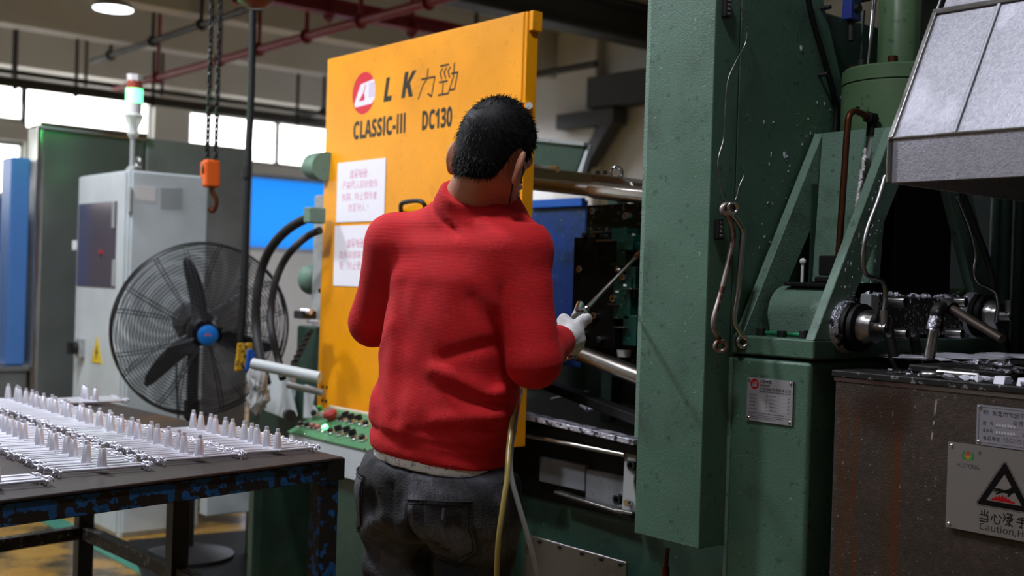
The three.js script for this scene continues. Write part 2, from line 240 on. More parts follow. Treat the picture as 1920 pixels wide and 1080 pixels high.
struct('trim_2', box(-11.45, -11.2, 3.5, YC, ZB, ZF, 0.01), M.beam);
struct('trim_3', box(XL, XL + 0.3, 3.42, YC, ZB, ZF, 0.01), M.beam);
struct('trim_4', [box(-8.75, -3, 3.08, 3.40, ZB, ZB + 0.25, 0.01)], M.girder);
struct('trim_5', [bar(V(-9.2, 2.98, ZB + 0.15), V(-8.35, 2.98, ZB + 0.15), 0.2, 0.16), bar(V(-8.45, 2.95, ZB + 0.15), V(-8.9, 2.42, ZB + 0.15), 0.16, 0.14)], M.girder);
struct('trim_6', [box(-8.1, -7.85, 3.62, 3.66, ZB, 3, 0.005), box(-8.0, -7.95, 3.66, 3.93, ZB, 3, 0), box(-8.1, -7.85, 3.93, 3.97, ZB, 3, 0.005)], M.girder);
struct('trim_7', box(-9.35, -8.75, 0, YC, ZB, ZB + 0.12, 0.01), M.beam);
obj('floor_line', box(-7.2, -7.05, 0, 0.003, -6, 5, 0), M.line).userData.kind = 'structure';
obj('floor_line', box(-7.0, -4.6, 0, 0.0035, -2.11, -2.00, 0), M.line).userData.kind = 'structure';

// pipes under the ceiling with their hangers
function pipe(name, label, a, b, r, m, spots, square) {
  const t = thing(name, label, 'pipe', a);
  obj('pipe_run', square ? [bar(a, b, 0.11, 0.015), bar(a.clone().setY(a.y + 0.1), b.clone().setY(b.y + 0.1), 0.11, 0.015), bar(a.clone().setY(a.y + 0.05), b.clone().setY(b.y + 0.05), 0.012, 0.1)] : cyl(a, b, r, r, 14), m, t);
  for (const s of spots) { const p = a.clone().lerp(b, s); obj('hanger', [cyl(V(p.x, p.y - r - 0.01, p.z), V(p.x, YC, p.z), 0.018, 0.018, 8), new THREE.TorusGeometry(r + 0.012, 0.012, 6, 14).rotateY(Math.abs(a.x - b.x) > 1 ? Math.PI / 2 : 0).translate(p.x, p.y, p.z)], m, t); }
  return t;
}
pipe('fire_pipe', 'thin dark red pipe below the ceiling, rising behind the yellow door', V(-12.0, 3.15, -4.62), V(-6.0, 3.15, -4.62), 0.035, M.pipeRed, [0.18, 0.4, 0.52, 0.65, 0.78, 0.92]);
pipe('water_pipe', 'grey pipe below the ceiling left of the hoist chain', V(-12.0, 3.4, -4.37), V(-6.9, 3.4, -4.37), 0.03, M.pipeDark, [0.1, 0.3, 0.5, 0.7, 0.9]);
pipe('steel_channel', 'dark red steel channel hung across the ceiling above the yellow door', V(-7.7, 3.26, 1.5), V(-7.7, 3.26, -6.1), 0.05, M.pipeRed, [0.6, 0.7, 0.8, 0.9], true);
pipe('dark_pipe', 'long dark pipe running in front of the bright window band', V(-11.45, 3.0, 2), V(-11.45, 3.0, -8.3), 0.045, M.pipeDark, [0.3, 0.5, 0.53, 0.585, 0.66, 0.72, 0.82, 0.9, 0.94]);
pipe('lower_pipe', 'thin dark pipe just above the long dark pipe at the windows', V(-12.2, 3.22, 2), V(-12.2, 3.22, -8.3), 0.025, M.pipeDark, [0.55, 0.62, 0.7]);
pipe('cross_pipe', 'dark pipe right of the hoist chain leading to the window band', V(-12.4, 3.1, -6.7), V(-7, 3.1, -6.7), 0.03, M.pipeDark, [0.2, 0.45, 0.7]);
pipe('riser_pipe', 'short red pipe under the ceiling right of the dark girder', V(-7.1, 3.75, -8.1), V(-7.1, 3.98, -8.1), 0.05, M.pipeRed, []);

// lamps
M.lens = std({ color: 0xffffff, emissive: 0xf8faff, emissiveIntensity: 5 });
function lamp([x, y, z, cd], i) {
  const t = thing('highbay_lamp', ['round white high-bay lamp above the furnace hood', 'round white high-bay lamp above the aisle before the yellow door', 'round white high-bay lamp behind the camera', 'round white high-bay lamp above the grey cabinet', 'round glowing high-bay lamp hanging at the upper left, the one lamp in view',
    'round white high-bay lamp near the far blue panes', 'round white high-bay lamp behind the machine', 'round white high-bay lamp over the far side of the furnace', 'round white high-bay lamp over the open floor at the left'][i], 'lamp', [x, y, z]);
  obj('lamp_housing', lathe(V(x, y, z), UPV, [[0, 0.012], [0.155, 0.012], [0.16, 0.03], [0.12, 0.06], [0.06, 0.075], [0.045, 0.14], [0, 0.14]], 28), M.greyPaint, t);
  obj('lamp_lens', lathe(V(x, y, z), UPV, [[0, 0], [0.12, 0.001], [0.148, 0.006], [0.15, 0.012]], 28), M.lens, t);
  obj('hook', cyl(V(x, y + 0.13, z), V(x, YC, z), 0.01, 0.01, 8), M.pipeDark, t);
  const l = new THREE.SpotLight(0xf1f4ff, cd, 0, 1.35, 0.5, 2); l.position.set(x, y - 0.012, z); l.target.position.set(x, 0, z); l.shadow.radius = 8; l.castShadow = true; l.name = 'highbay_lamp_light'; scene.add(l, l.target);
}
LAMPS.forEach(lamp);

// ---------------------------------------------------------------- furnace, pillar, guard and platen (the right half)
const ZP = -2.351;
{
  const t = thing('furnace', 'brown heat-stained steel melting furnace with warning plates and a dross-covered top', 'furnace', [-0.9, 0, -2.9]);
  obj('casing', box(-1.616, 0.1, 0.04, 1.075, -3.55, ZP, 0.008), M.furnace, t);
  obj('top_plate', box(-1.622, 0.1, 1.075, 1.092, -3.56, ZP + 0.006, 0.004), M.darkSteel, t);
  obj('cover_plate', [box(-1.50, -0.25, 1.092, 1.112, -3.2, -2.47, 0.006), box(-1.3, -0.3, 1.112, 1.122, -3.1, -2.58, 0.006)], M.darkSteel, t);
  obj('lifting_lug', [lathe(V(-1.38, 1.10, -2.40), V(1, 0, 0.05), [[0, 0], [0.012, 0], [0.012, 0.10], [0.008, 0.10], [0.008, 0.01], [0, 0.01]], 14), new THREE.TorusGeometry(0.022, 0.008, 8, 18).rotateX(Math.PI / 2).translate(-1.385, 1.098, -2.385)], M.steel, t);
  const dross = []; for (let i = 0; i < 190; i++) { const x = -1.5 + rnd() * 1.1, z = -2.45 - rnd() * 0.5, s = 0.004 + rnd() * rnd() * 0.022; dross.push(blob(V(x, 1.113 + (z < -2.58 && x > -1.3 ? 0.008 : 0), z), s * 1.8, s * 0.55, s * 1.3, 0.45, 0)); }
  for (let i = 0; i < 60; i++) dross.push(blob(V(-1.55 + rnd() * 1.0, 1.095, -2.46 + rnd() * 0.09), 0.002 + rnd() * 0.012, 0.004, 0.002 + rnd() * 0.006, 0.4, 0));
  obj('dross', dross, M.splash, t).userData.kind = 'stuff';
  const pool = []; for (let i = 0; i < 14; i++) pool.push(blob(onY(1690 + i * 17, 668 + 3 * Math.sin(i), 1.118), 0.05 + rnd() * 0.03, 0.005, 0.03 + rnd() * 0.02, 0.35, 1));
  obj('zinc_skin', pool, M.zinc, t).userData.kind = 'stuff';
  obj('edge_strip', box(-1.617, 0.1, 1.066, 1.076, ZP - 0.004, ZP + 0.002, 0.001), M.steel, t);
  for (let i = 0; i < 26; i++) obj('bright_lump', blob(V(-1.36 + rnd() * 0.5, 1.098, -2.42 + rnd() * 0.06), 0.005 + rnd() * 0.012, 0.005 + rnd() * 0.007, 0.005 + rnd() * 0.01, 0.45, 0), M.zinc, t);
  // ingots at the front edge
  for (let i = 0; i < 3; i++) obj('ingot_piece', prism([[-0.018, 0], [0.018, 0], [0.012, 0.016], [-0.012, 0.016]], 'x', 0, 0.024, 0.001).translate(-1.232 + i * 0.05, 1.092, -2.375), M.zinc, t);
}
M.signMat = std({ map: canvasTex(1024, 700, (g, w, h) => {
  g.fillStyle = '#95928f'; g.fillRect(0, 0, w, h);
  for (let i = 0; i < 500; i++) { g.strokeStyle = `rgba(${rnd() > 0.5 ? '205,205,208' : '110,108,106'},${0.05 + rnd() * 0.12})`; g.lineWidth = 1 + rnd() * 2; g.beginPath(); const x = rnd() * w, y = rnd() * h, a = rnd() * 6.3, l = 10 + rnd() * 50; g.moveTo(x, y); g.lineTo(x + Math.cos(a) * l, y + Math.sin(a) * l); g.stroke(); }
  const tri = (cx, top, half, ht) => { g.beginPath(); g.moveTo(cx, top); g.lineTo(cx + half, top + ht); g.lineTo(cx - half, top + ht); g.closePath(); };
  g.lineJoin = 'round'; g.strokeStyle = '#2a2624'; g.lineWidth = 46; tri(512, 122, 215, 335); g.stroke(); g.strokeStyle = '#95928f'; g.lineWidth = 38; g.stroke(); g.strokeStyle = '#151313'; g.lineWidth = 4; g.fillStyle = '#151313';
  g.lineWidth = 26; tri(512, 122, 215, 335); g.fill(); g.stroke(); g.fillStyle = '#95928f'; tri(512, 200, 152, 226); g.fill();
  g.fillStyle = '#c01a22'; g.beginPath(); g.moveTo(402, 420); g.lineTo(410, 402); g.lineTo(432, 398); g.lineTo(446, 380); g.lineTo(458, 392); g.lineTo(470, 366); g.lineTo(484, 388); g.lineTo(500, 360); g.lineTo(512, 384); g.lineTo(530, 372); g.lineTo(540, 392); g.lineTo(562, 386); g.lineTo(572, 402); g.lineTo(604, 404); g.lineTo(610, 420); g.closePath(); g.fill();
  g.fillStyle = '#151313'; g.beginPath(); g.moveTo(420, 322); g.lineTo(470, 318); g.lineTo(520, 324); g.lineTo(560, 306); g.lineTo(600, 262); g.lineTo(636, 318); g.lineTo(580, 344); g.lineTo(556, 372); g.lineTo(540, 376); g.lineTo(546, 350); g.lineTo(500, 348); g.lineTo(440, 372); g.lineTo(438, 360); g.lineTo(470, 342); g.lineTo(420, 350); g.lineTo(424, 340); g.lineTo(456, 334); g.lineTo(418, 334); g.closePath(); g.fill();
  g.strokeStyle = '#3a9a50'; g.lineWidth = 16; g.beginPath(); g.arc(186, 98, 46, 2.4, 4.0); g.stroke(); g.beginPath(); g.arc(186, 98, 46, -0.86, 0.74); g.stroke(); g.lineWidth = 10; g.beginPath(); g.arc(186, 98, 30, 0.5, 2.64); g.stroke();
  g.fillStyle = '#d8502a'; g.beginPath(); g.moveTo(186, 50); g.quadraticCurveTo(216, 90, 200, 110); g.lineTo(172, 110); g.quadraticCurveTo(156, 90, 186, 50); g.fill(); g.fillStyle = '#d8b030'; g.beginPath(); g.arc(186, 108, 18, 0, 7); g.fill();
  g.fillStyle = '#2c2c40'; word(g, 'HUITONG', 84, 196, 208, 36, ''); g.lineWidth = 3; g.strokeStyle = '#333'; g.beginPath(); g.arc(292, 62, 14, 0, 7); g.stroke(); word(g, 'R', 285, 70, 14, 16);
  g.strokeStyle = '#171514'; hanzi(g, '当心烫手', 300, 508, 88, 92, 10, 1.22); g.fillStyle = '#1b1918'; word(g, 'Caution,Hot', 304, 668, 470, 54, '');
}), metalness: 0.7, roughness: 0.45 });
M.plateMat = std({ map: canvasTex(512, 256, (g, w, h) => {
  g.fillStyle = '#98959f'; g.fillRect(0, 0, w, h); g.strokeStyle = '#34323c'; g.lineWidth = 3; g.strokeRect(14, 14, w - 28, h - 28); g.strokeStyle = '#2a2832'; g.fillStyle = '#2a2832';
  g.strokeStyle = '#2e6f70'; g.lineWidth = 3; g.beginPath(); g.arc(52, 46, 16, 0, 7); g.stroke(); word(g, 'HT', 40, 54, 26, 18); g.strokeStyle = '#2a2832';
  hanzi(g, '东莞市辉通节能科技有限公司', 88, 30, 26, 32, 3.2, 1.2); hanzi(g, '合格证', 206, 80, 24, 26, 3, 1.3); hanzi(g, '型', 38, 104, 18, 22, 2.4); hanzi(g, '号', 78, 104, 18, 22, 2.4); hanzi(g, '规', 270, 104, 18, 22, 2.4); hanzi(g, '格', 314, 104, 18, 22, 2.4);
  hanzi(g, '系列号', 38, 150, 16, 22, 2.4, 1.25); hanzi(g, '出厂日期', 262, 150, 16, 22, 2.4, 1.2); g.lineWidth = 2; for (const [x, y] of [[104, 132], [104, 178]]) { g.beginPath(); g.moveTo(x, y); g.lineTo(x + 140, y); g.stroke(); }
  g.fillStyle = '#cfcdd6'; for (const y of [108, 154]) for (let i = 0; i < 7; i++) g.fillRect(112 + i * 16, y + rnd() * 4, 10, 16); g.fillStyle = '#2a2832';
  hanzi(g, '售后电话', 42, 196, 20, 24, 2.8, 1.2); word(g, '15027538225', 152, 220, 196, 26, '');
}), metalness: 0.4, roughness: 0.45 });
function rivets(t, x0, x1, y0, y1, z, i = 0.008) { for (const x of [x0 + i, x1 - i]) for (const y of [y0 + i, y1 - i]) obj('rivet', new THREE.SphereGeometry(0.0045, 10, 6).scale(1, 1, 0.6).translate(x, y, z + 0.001), M.chrome, t); }
{
  const z = -2.341, a = thing('warning_sign', 'scratched metal hot-surface sign with a black triangle and red flames on the furnace', 'sign', [-1.19, 0.774, z]);
  plateZ(-1.319, -1.064, 0.778, 0.961, z, 0.004, M.signMat, M.steel, a, 'sign_face'); rivets(a, -1.319, -1.064, 0.778, 0.961, z);
  const b = thing('certificate_plate', 'small lilac-grey maker plate riveted above the hot-surface sign', 'plate', [-1.16, 0.96, z]);
  plateZ(-1.2565, -1.06, 0.963, 1.047, z, 0.004, M.plateMat, M.steel, b, 'plate_face'); rivets(b, -1.2565, -1.06, 0.963, 1.047, z, 0.006);
}
{ // green support pillar with the A-shaped bracket on it
  const t = thing('machine_pillar', 'green painted machine pillar standing left of the brown furnace', 'pillar', [-1.81, 0, -2.7]);
  obj('post', box(-1.926, -1.684, 0, 1.104, -3.3, ZP, 0.012), M.green, t);
  obj('weld_seam', box(-1.930, -1.919, 0.45, 1.10, ZP - 0.01, ZP + 0.004, 0.004), M.greenLight, t);
  const b = thing('a_frame_bracket', 'green A-shaped bracket of two sloping plates standing on the pillar', 'bracket', [-1.80, 1.108, -2.8]);
  obj('foot_block', box(-1.926, -1.676, 1.110, 1.158, -3.3, ZP + 0.001, 0.006), M.green, b);
  const leg = (x0, x1) => { const s = new THREE.Shape([[2.352, 1.158], [2.445, 1.158], [2.70, 1.56], [2.93, 1.56], [3.16, 1.158], [3.26, 1.158], [2.99, 1.70], [2.66, 1.70]].map(([u, v]) => new THREE.Vector2(u, v)));
    return new THREE.ExtrudeGeometry(s, { depth: x1 - x0 - 0.004, bevelEnabled: true, bevelThickness: 0.002, bevelSize: 0.002, bevelOffset: -0.002, bevelSegments: 1 }).applyMatrix4(new THREE.Matrix4().makeBasis(V(0, 0, -1), UPV, V(1, 0, 0))).translate(x0 + 0.002, 0, 0); };
  obj('side_plate', leg(-1.918, -1.892), M.greenLight, b); obj('side_plate', leg(-1.703, -1.677), M.greenLight, b);
  obj('side_web', [box(-1.892, -1.889, 1.158, 1.56, -3.1, -2.62, 0)], M.greenDark, b);
  obj('back_plate', prism([[-2.63, 1.30], [-2.655, 1.30], [-2.69, 1.70], [-2.655, 1.70]], 'x', -1.889, -1.70, 0.002), M.greenLight, b);
  obj('dark_cover', box(-1.889, -1.70, 1.158, 1.66, -3.0, -2.72, 0.004), M.oily, b);
  obj('boss', [cyl(V(-1.875, 1.215, -2.50), V(-1.703, 1.215, -2.50), 0.072, 0.072, 36), box(-1.87, -1.71, 1.158, 1.215, -2.572, -2.428, 0.004)], M.greenLight, b);
  obj('boss', [cyl(V(-1.875, 1.225, -3.09), V(-1.703, 1.225, -3.09), 0.07, 0.07, 30)], M.greenLight, b);
  obj('clamp_plate', [box(-1.85, -1.71, 1.286, 1.296, -2.545, -2.455, 0.003), box(-1.775, -1.735, 1.296, 1.312, -2.52, -2.48, 0.004)], M.black, b);
  for (const [x, z, h] of [[-1.868, -2.395, 0.02], [-1.80, -2.39, 0.016], [-1.735, -2.392, 0.02]]) obj('bolt', capBolt(V(x, 1.158, z), UPV, 0.012, h), M.black, b);
  obj('green_rod', cyl(V(-1.86, 1.166, -2.40), V(-1.735, 1.166, -2.40), 0.005), std({ color: 0x1d7a4c, roughness: 0.4 }), b);
  obj('lever', [cyl(V(-1.825, 1.29, -2.5), V(-1.825, 1.345, -2.5), 0.004), new THREE.SphereGeometry(0.0085, 14, 10).translate(-1.825, 1.35, -2.5)], M.white, b);
  obj('splash', Array.from({ length: 130 }, () => blob(V(-1.6765, 1.2 + rnd() * 0.42, mix(-2.45, -2.62, rnd()) - 0.0), 0.0015, 0.001 + rnd() * rnd() * 0.006, 0.001 + rnd() * rnd() * 0.004, 0.4, 0)).filter((g) => { g.computeBoundingBox(); const b = g.boundingBox; return b.min.z > -2.445 - (b.min.y - 1.158) * 0.62 - 0.06 && b.max.z < -2.36 - (b.max.y - 1.158) * 0.575; }), M.alu, b).userData.kind = 'stuff';
  // nuts of the tie rods on the outer face
  for (const [y, z] of [[1.19, -2.475], [1.222, -3.07]]) {
    const c = (x) => V(x, y, z), e = V(1, 0, 0), nt = obj('tie_rod_end', lathe(c(-1.677), e, [[0.064, 0], [0.064, 0.012], [0.055, 0.02], [0.055, 0.022], [0, 0.022]], 32), M.splash, b);
    obj('lock_ring', [lathe(c(-1.656), e, [[0, 0], [0.058, 0], [0.06, 0.004], [0.06, 0.014], [0.052, 0.016], [0.052, 0.02], [0.058, 0.021], [0.058, 0.032], [0.046, 0.036], [0, 0.036]], 32), ...[0.4, 2.0, 3.5, 5.1].map((q) => cbox(V(-1.648, y + 0.058 * Math.cos(q), z + 0.058 * Math.sin(q)), 0.012, 0.014, 0.014))], M.oily, nt);
    obj('end_cap', [lathe(c(-1.622), e, [[0, 0], [0.043, 0], [0.043, 0.016], [0.038, 0.024], [0.036, 0.034], [0.012, 0.036], [0, 0.036]], 28)], M.steel, nt);
    obj('pipe_fitting', [hexBolt(V(-1.588, y + 0.002, z + 0.004), e, 0.014, 0.03), cyl(V(-1.566, y + 0.002, z + 0.004), V(-1.566, y + 0.045, z + 0.004), 0.011, 0.011, 6)], M.steel, nt);
  }
}
{ // vertical shot cylinder
  const c = (y) => V(-1.775, y, -2.83), t = thing('shot_cylinder', 'upright green hydraulic cylinder with a bolted lid above the bracket', 'cylinder', c(1.70));
  obj('barrel', lathe(c(1.695), UPV, [[0, 0], [0.147, 0], [0.147, 0.135], [0.144, 0.138], [0.144, 0.14], [0, 0.14]], 48), M.greenOlive, t);
  obj('lid', lathe(c(1.837), UPV, [[0, 0], [0.147, 0], [0.147, 0.034], [0.141, 0.04], [0, 0.04]], 48), M.greenOlive, t);
  obj('upper_barrel', lathe(c(1.875), UPV, [[0, 0], [0.056, 0], [0.056, 0.24], [0.05, 0.25], [0.05, 0.5], [0, 0.5]], 36), M.greenOlive, t);
  for (let i = 0; i < 8; i++) { const q = i * Math.PI / 4 + 0.35; obj('bolt', capBolt(V(-1.775 + 0.118 * Math.cos(q), 1.876, -2.83 + 0.118 * Math.sin(q)), UPV, 0.013, 0.02), i % 2 ? M.copper : M.black, t); }
  obj('guide_rod', [cyl(onX(1625, 140, -1.86), onX(1640, 0, -1.86), 0.006, 0.006, 12)], M.chrome, t);
  obj('guide_rod', [cyl(onX(1612, 135, -1.87), onX(1620, 20, -1.87), 0.004, 0.004, 12)], M.greenDark, t);
  const v = thing('limit_switch', 'small blue switch box with a dark round knob left of the upright cylinder', 'switch', onX(1597, 40, -1.88));
  const p = onX(1597, 18, -1.87); obj('switch_body', cbox(p, 0.03, 0.062, 0.05, 0.004), std({ color: 0x2a3a86, roughness: 0.4 }), v);
  obj('knob', cyl(p.clone().add(V(0.015, 0, 0)), p.clone().add(V(0.026, 0, 0)), 0.012), M.black, v); obj('switch_stem', [cyl(p.clone().add(V(0, -0.03, 0)), p.clone().add(V(0, -0.085, 0)), 0.01), box(p.x - 0.02, p.x + 0.02, p.y + 0.03, p.y + 0.2, p.z - 0.06, p.z + 0.03)], M.black, v);
}
{ // pipes on the bracket
  const x = -1.74, t = thing('copper_pipe', 'bent brown copper pipe running down the bracket plate', 'pipe', onX(1574, 480, x));
  obj('pipe_run', tube([onX(1572, 485, x), onX(1582, 340, x), onX(1589, 240, x), onX(1592, 218, x), onX(1600, 209, x), onX(1614, 212, x), onX(1630, 222, x)], 0.0085, 60, 12), M.copper, t);
  obj('elbow_fitting', [cyl(onX(1626, 219, x), onX(1639, 224, x), 0.015, 0.015, 8), cyl(onX(1637, 214, x), onX(1633, 254, x), 0.013, 0.013, 8)], M.oily, t); obj('valve_handle', cyl(onX(1609, 214, x), onX(1608, 200, x), 0.005), M.oily, t);
  obj('foot', cbox(onX(1560, 498, x), 0.06, 0.05, 0.03), M.black, t);
  const s = thing('return_pipe', 'grey pipe with a pale crust below the copper pipe elbow', 'pipe', onX(1610, 400, x));
  obj('pipe_run', cyl(onX(1635, 250, x), onX(1608, 420, x), 0.0075), M.greyPaint, s);
  obj('crust', Array.from({ length: 20 }, (_, i) => blob(onX(1621 - i * 0.9 + rnd() * 3, 285 + i * 5.5, x + 0.006), 0.006, 0.010, 0.005, 0.4, 0)), M.white, s);
  const tb = (label, pts, xx) => { const q = thing('steel_tube', label, 'tube', onX(...pts[0], xx)); obj('tube_run', tube(pts.map(([a, b]) => onX(a, b, xx)), 0.0052, 90, 10), M.steel, q); };
  tb('thin steel tube bent down to the nearer tie rod nut', [[1660, 330], [1648, 370], [1628, 425], [1620, 462], [1619, 500], [1626, 516], [1645, 522], [1657, 532], [1660, 556], [1655, 600]], -1.575);
  tb('thin steel tube bent down to the farther tie rod nut', [[1795, 370], [1822, 440], [1829, 480], [1826, 510], [1833, 528], [1852, 537], [1866, 548], [1871, 570], [1868, 605]], -1.56);
}
{ // gooseneck block over the pot
  const X0 = -1.672, X1 = -1.645, t = thing('gooseneck_block', 'zinc-splashed dark steel block bridging the two tie rod nuts', 'block', [-1.66, 1.17, -2.75]);
  const z0 = onX(1632, 553, X1).z, z1 = onX(1800, 557, X1).z;
  obj('block_body', box(X0, X1, 1.172, 1.268, z1, z0, 0.004), std({ map: paintTex(0x3c3b3a, { s: 251, scuff: 0.6, chip: 0.76, chipC: 0xb0b0b8, size: 256 }), roughness: 0.55, metalness: 0.2 }), t);
  obj('side_flange', box(X0 + 0.002, X1 + 0.006, 1.172, 1.272, z0 - 0.03, z0 + 0.006, 0.003), M.greyPaint, t);
  for (const [a, b] of [[1668, 566], [1672, 625], [1782, 566], [1775, 625]]) { const p = onX(a, b, X1); obj('bolt', capBolt(p, V(1, 0, 0), 0.014, 0.045), M.steel, t); }
  for (const q of [0.14, 0.4]) obj('support_post', cyl(V(-1.605, 1.09, mix(z0, z1, q)), V(-1.63, 1.19, mix(z0, z1, q)), 0.013), M.darkSteel, t);
  const sp = []; for (let i = 0; i < 170; i++) sp.push(blob(V(X1 + 0.0005, 1.172 + rnd() * 0.095, mix(z0, z1, rnd())), 0.0012, 0.0015 + rnd() * 0.003, 0.001 + rnd() * 0.002, 0.4, 0));
  for (let i = 0; i < 60; i++) sp.push(blob(V(mix(X0, X1, 0.3 + 0.7 * rnd()), 1.27, mix(z0, z1, rnd())), 0.012 * rnd() + 0.003, 0.003 + rnd() * 0.006, 0.01 * rnd() + 0.003, 0.5, 0));
  obj('splash', sp, M.splash, t).userData.kind = 'stuff';
  const e = thing('elbow_pipe', 'dark threaded elbow pipe with a zinc-crusted collar standing in the pot', 'pipe', onX(1742, 670, -1.42));
  const A = onX(1742, 672, -1.43), B = onX(1757, 592, -1.42), Cc = onX(1775, 573, -1.42), D = onX(1880, 636, -1.24);
  obj('riser', cyl(A, B, 0.0125), M.steel, e); obj('collar', [cyl(A.clone().lerp(B, 0.66), A.clone().lerp(B, 1.0), 0.0185, 0.0165, 12), ...Array.from({ length: 16 }, () => blob(A.clone().lerp(B, 0.6 + 0.35 * rnd()).add(V(0.01, 0, (rnd() - 0.3) * 0.04)), 0.007, 0.007, 0.007, 0.5, 0))], M.splash, e);
  obj('elbow', tube([A.clone().lerp(B, 0.97), A.clone().lerp(B, 1.12), B.clone().lerp(Cc, 0.75), Cc, Cc.clone().lerp(D, 0.12)], 0.0165, 30, 14), M.darkSteel, e);
  obj('arm', cyl(Cc.clone().lerp(D, 0.1), D, 0.0105, 0.0095), std({ color: 0x4a3f38, metalness: 0.6, roughness: 0.5 }), e);
}
{ // extraction hood: truncated pyramid of sheet metal
  const x0 = -1.395, x1 = 0.2, y0 = 1.507, y1 = 1.601, z = -2.2, t = thing('extraction_hood', 'galvanised sheet metal extraction hood with a sloping front above the furnace', 'hood', [-0.6, y0, -2.9]);
  const slopeZ = (y) => z - (y - y1) * 0.54, yT = 1.895;
  obj('skirt', [box(x0, x1, y0, y1, z - 0.006, z, 0.0015), box(x0, x0 + 0.006, y0, y1, -3.5, z, 0.0015)], M.galv, t);
  obj('slope_panel', prism([[z, y1], [slopeZ(yT), yT], [slopeZ(yT) - 0.006, yT], [z - 0.006, y1]], 'x', x0, x1, 0.001), M.galv, t);
  obj('upper_panel', prism([[slopeZ(yT), yT + 0.006], [slopeZ(2.8), 2.8], [slopeZ(2.8) - 0.006, 2.8], [slopeZ(yT) - 0.006, yT + 0.006]], 'x', x0 + 0.02, x1, 0.001), M.galv, t);
  obj('side_panel', prism([[z, y1], [slopeZ(2.8), 2.8], [-3.5, 2.8], [-3.5, y1]], 'x', x0, x0 + 0.005, 0.001), M.galv, t);
  obj('edge_flange', [bar(V(x0 + 0.004, y1, z + 0.003), V(x0 + 0.004, yT, slopeZ(yT) + 0.003), 0.012, 0.008, 0.002), bar(V(x0 + 0.003, y0, z + 0.004), V(x0 + 0.003, y1, z + 0.004), 0.012, 0.007, 0.002), bar(V(x0, yT, slopeZ(yT) + 0.004), V(x1, yT, slopeZ(yT) + 0.004), 0.01, 0.012, 0.002), bar(V(x0, y1, z + 0.001), V(x1, y1, z + 0.001), 0.006, 0.006, 0.002)], M.steel, t);
  const s0 = onZ(1790, 246, z), sx = s0.x; obj('seam', bar(V(sx, y1, z + 0.001), V(sx + 0.005, yT, slopeZ(yT) + 0.001), 0.009, 0.008, 0.003), M.galv, t);
  obj('back_sheet', [box(x0, x1, 1.13, 2.8, -3.56, -3.54, 0)], M.oily, t);
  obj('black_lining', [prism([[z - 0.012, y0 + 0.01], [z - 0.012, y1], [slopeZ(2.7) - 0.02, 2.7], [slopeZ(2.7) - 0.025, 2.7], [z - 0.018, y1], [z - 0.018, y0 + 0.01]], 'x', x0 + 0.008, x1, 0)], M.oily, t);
}
{ // fixed platen guard: the plate facing +x, with the door post in front
  const t = thing('guard_post', 'tall green painted guard post hanging between the die opening and the pillar', 'guard', [-2.04, 0.62, -2.3]);
  obj('post_box', box(-2.150, -1.927, 0.622, 3.2, ZP + 0.004, -2.251, 0.003), M.green, t);
  obj('edge_strip', box(-2.172, -2.150, 0.87, 3.2, -2.30, -2.262, 0.002), M.greenLight, t);
  const p = thing('platen_guard', 'large dark green guard plate behind the hanging wrenches', 'guard', [-1.94, 1.1, -2.6]);
  obj('plate', prism([[ZP, 1.10], [ZP, 3.2], [-2.70, 3.2], [-2.66, 2.15], [-2.80, 1.85], [-2.80, 1.10]], 'x', -1.945, -1.928, 0.002), M.green, p);
  for (const [a, b] of [[1540, 16], [1535, 141]]) { const q = onX(a, b, -1.928); obj('bolt', [capBolt(q, V(1, 0, 0), 0.006, 0.03)], M.black, p); }
  obj('tube_run', tube([onX(1512, -20, -1.915), onX(1522, 30, -1.915), onX(1545, 110, -1.915), onX(1567, 200, -1.92), onX(1566, 255, -1.92)], 0.008, 40, 8), M.oily, p);
  obj('splash', Array.from({ length: 60 }, () => { const a = rnd(), q = onX(1420 + 170 * a, 170 + 300 * rnd(), -1.927); return blob(q, 0.0015, 0.0012 + rnd() * rnd() * 0.006, 0.0012 + rnd() * 0.002, 0.4, 0); }).concat([[1471, 290, 0.006], [1513, 318, 0.005], [1502, 90, 0.005]].map(([a, b, s]) => blob(onX(a, b, -1.927), 0.003, s * 1.5, s, 0.4, 0))), M.alu, p).userData.kind = 'stuff';
  const c = thing('platen_block', 'dark green steel block behind the guard plate', 'block', [-2.07, 0.62, -2.9]);
  obj('block_body', box(-2.19, -1.95, 0.62, 2.05, -3.35, -2.52, 0.008), M.greenDark, c);
  const mg = (px, py, l) => { const m = thing('door_latch', l, 'latch', onX(px, py, -1.928)); const q = onX(px, py, -1.921); obj('latch_body', cbox(q, 0.014, 0.052, 0.026, 0.003), M.black, m); obj('chrome_strip', [-0.016, -0.005, 0.006, 0.017].map((d) => cbox(q.clone().add(V(0.008, d, 0)), 0.005, 0.008, 0.012, 0.002)), M.chrome, m); };
  mg(1362, 14, 'small black and chrome latch at the top of the guard plate'); mg(1348, 430, 'small chrome latch on the guard plate beside the hanging wrenches');
}
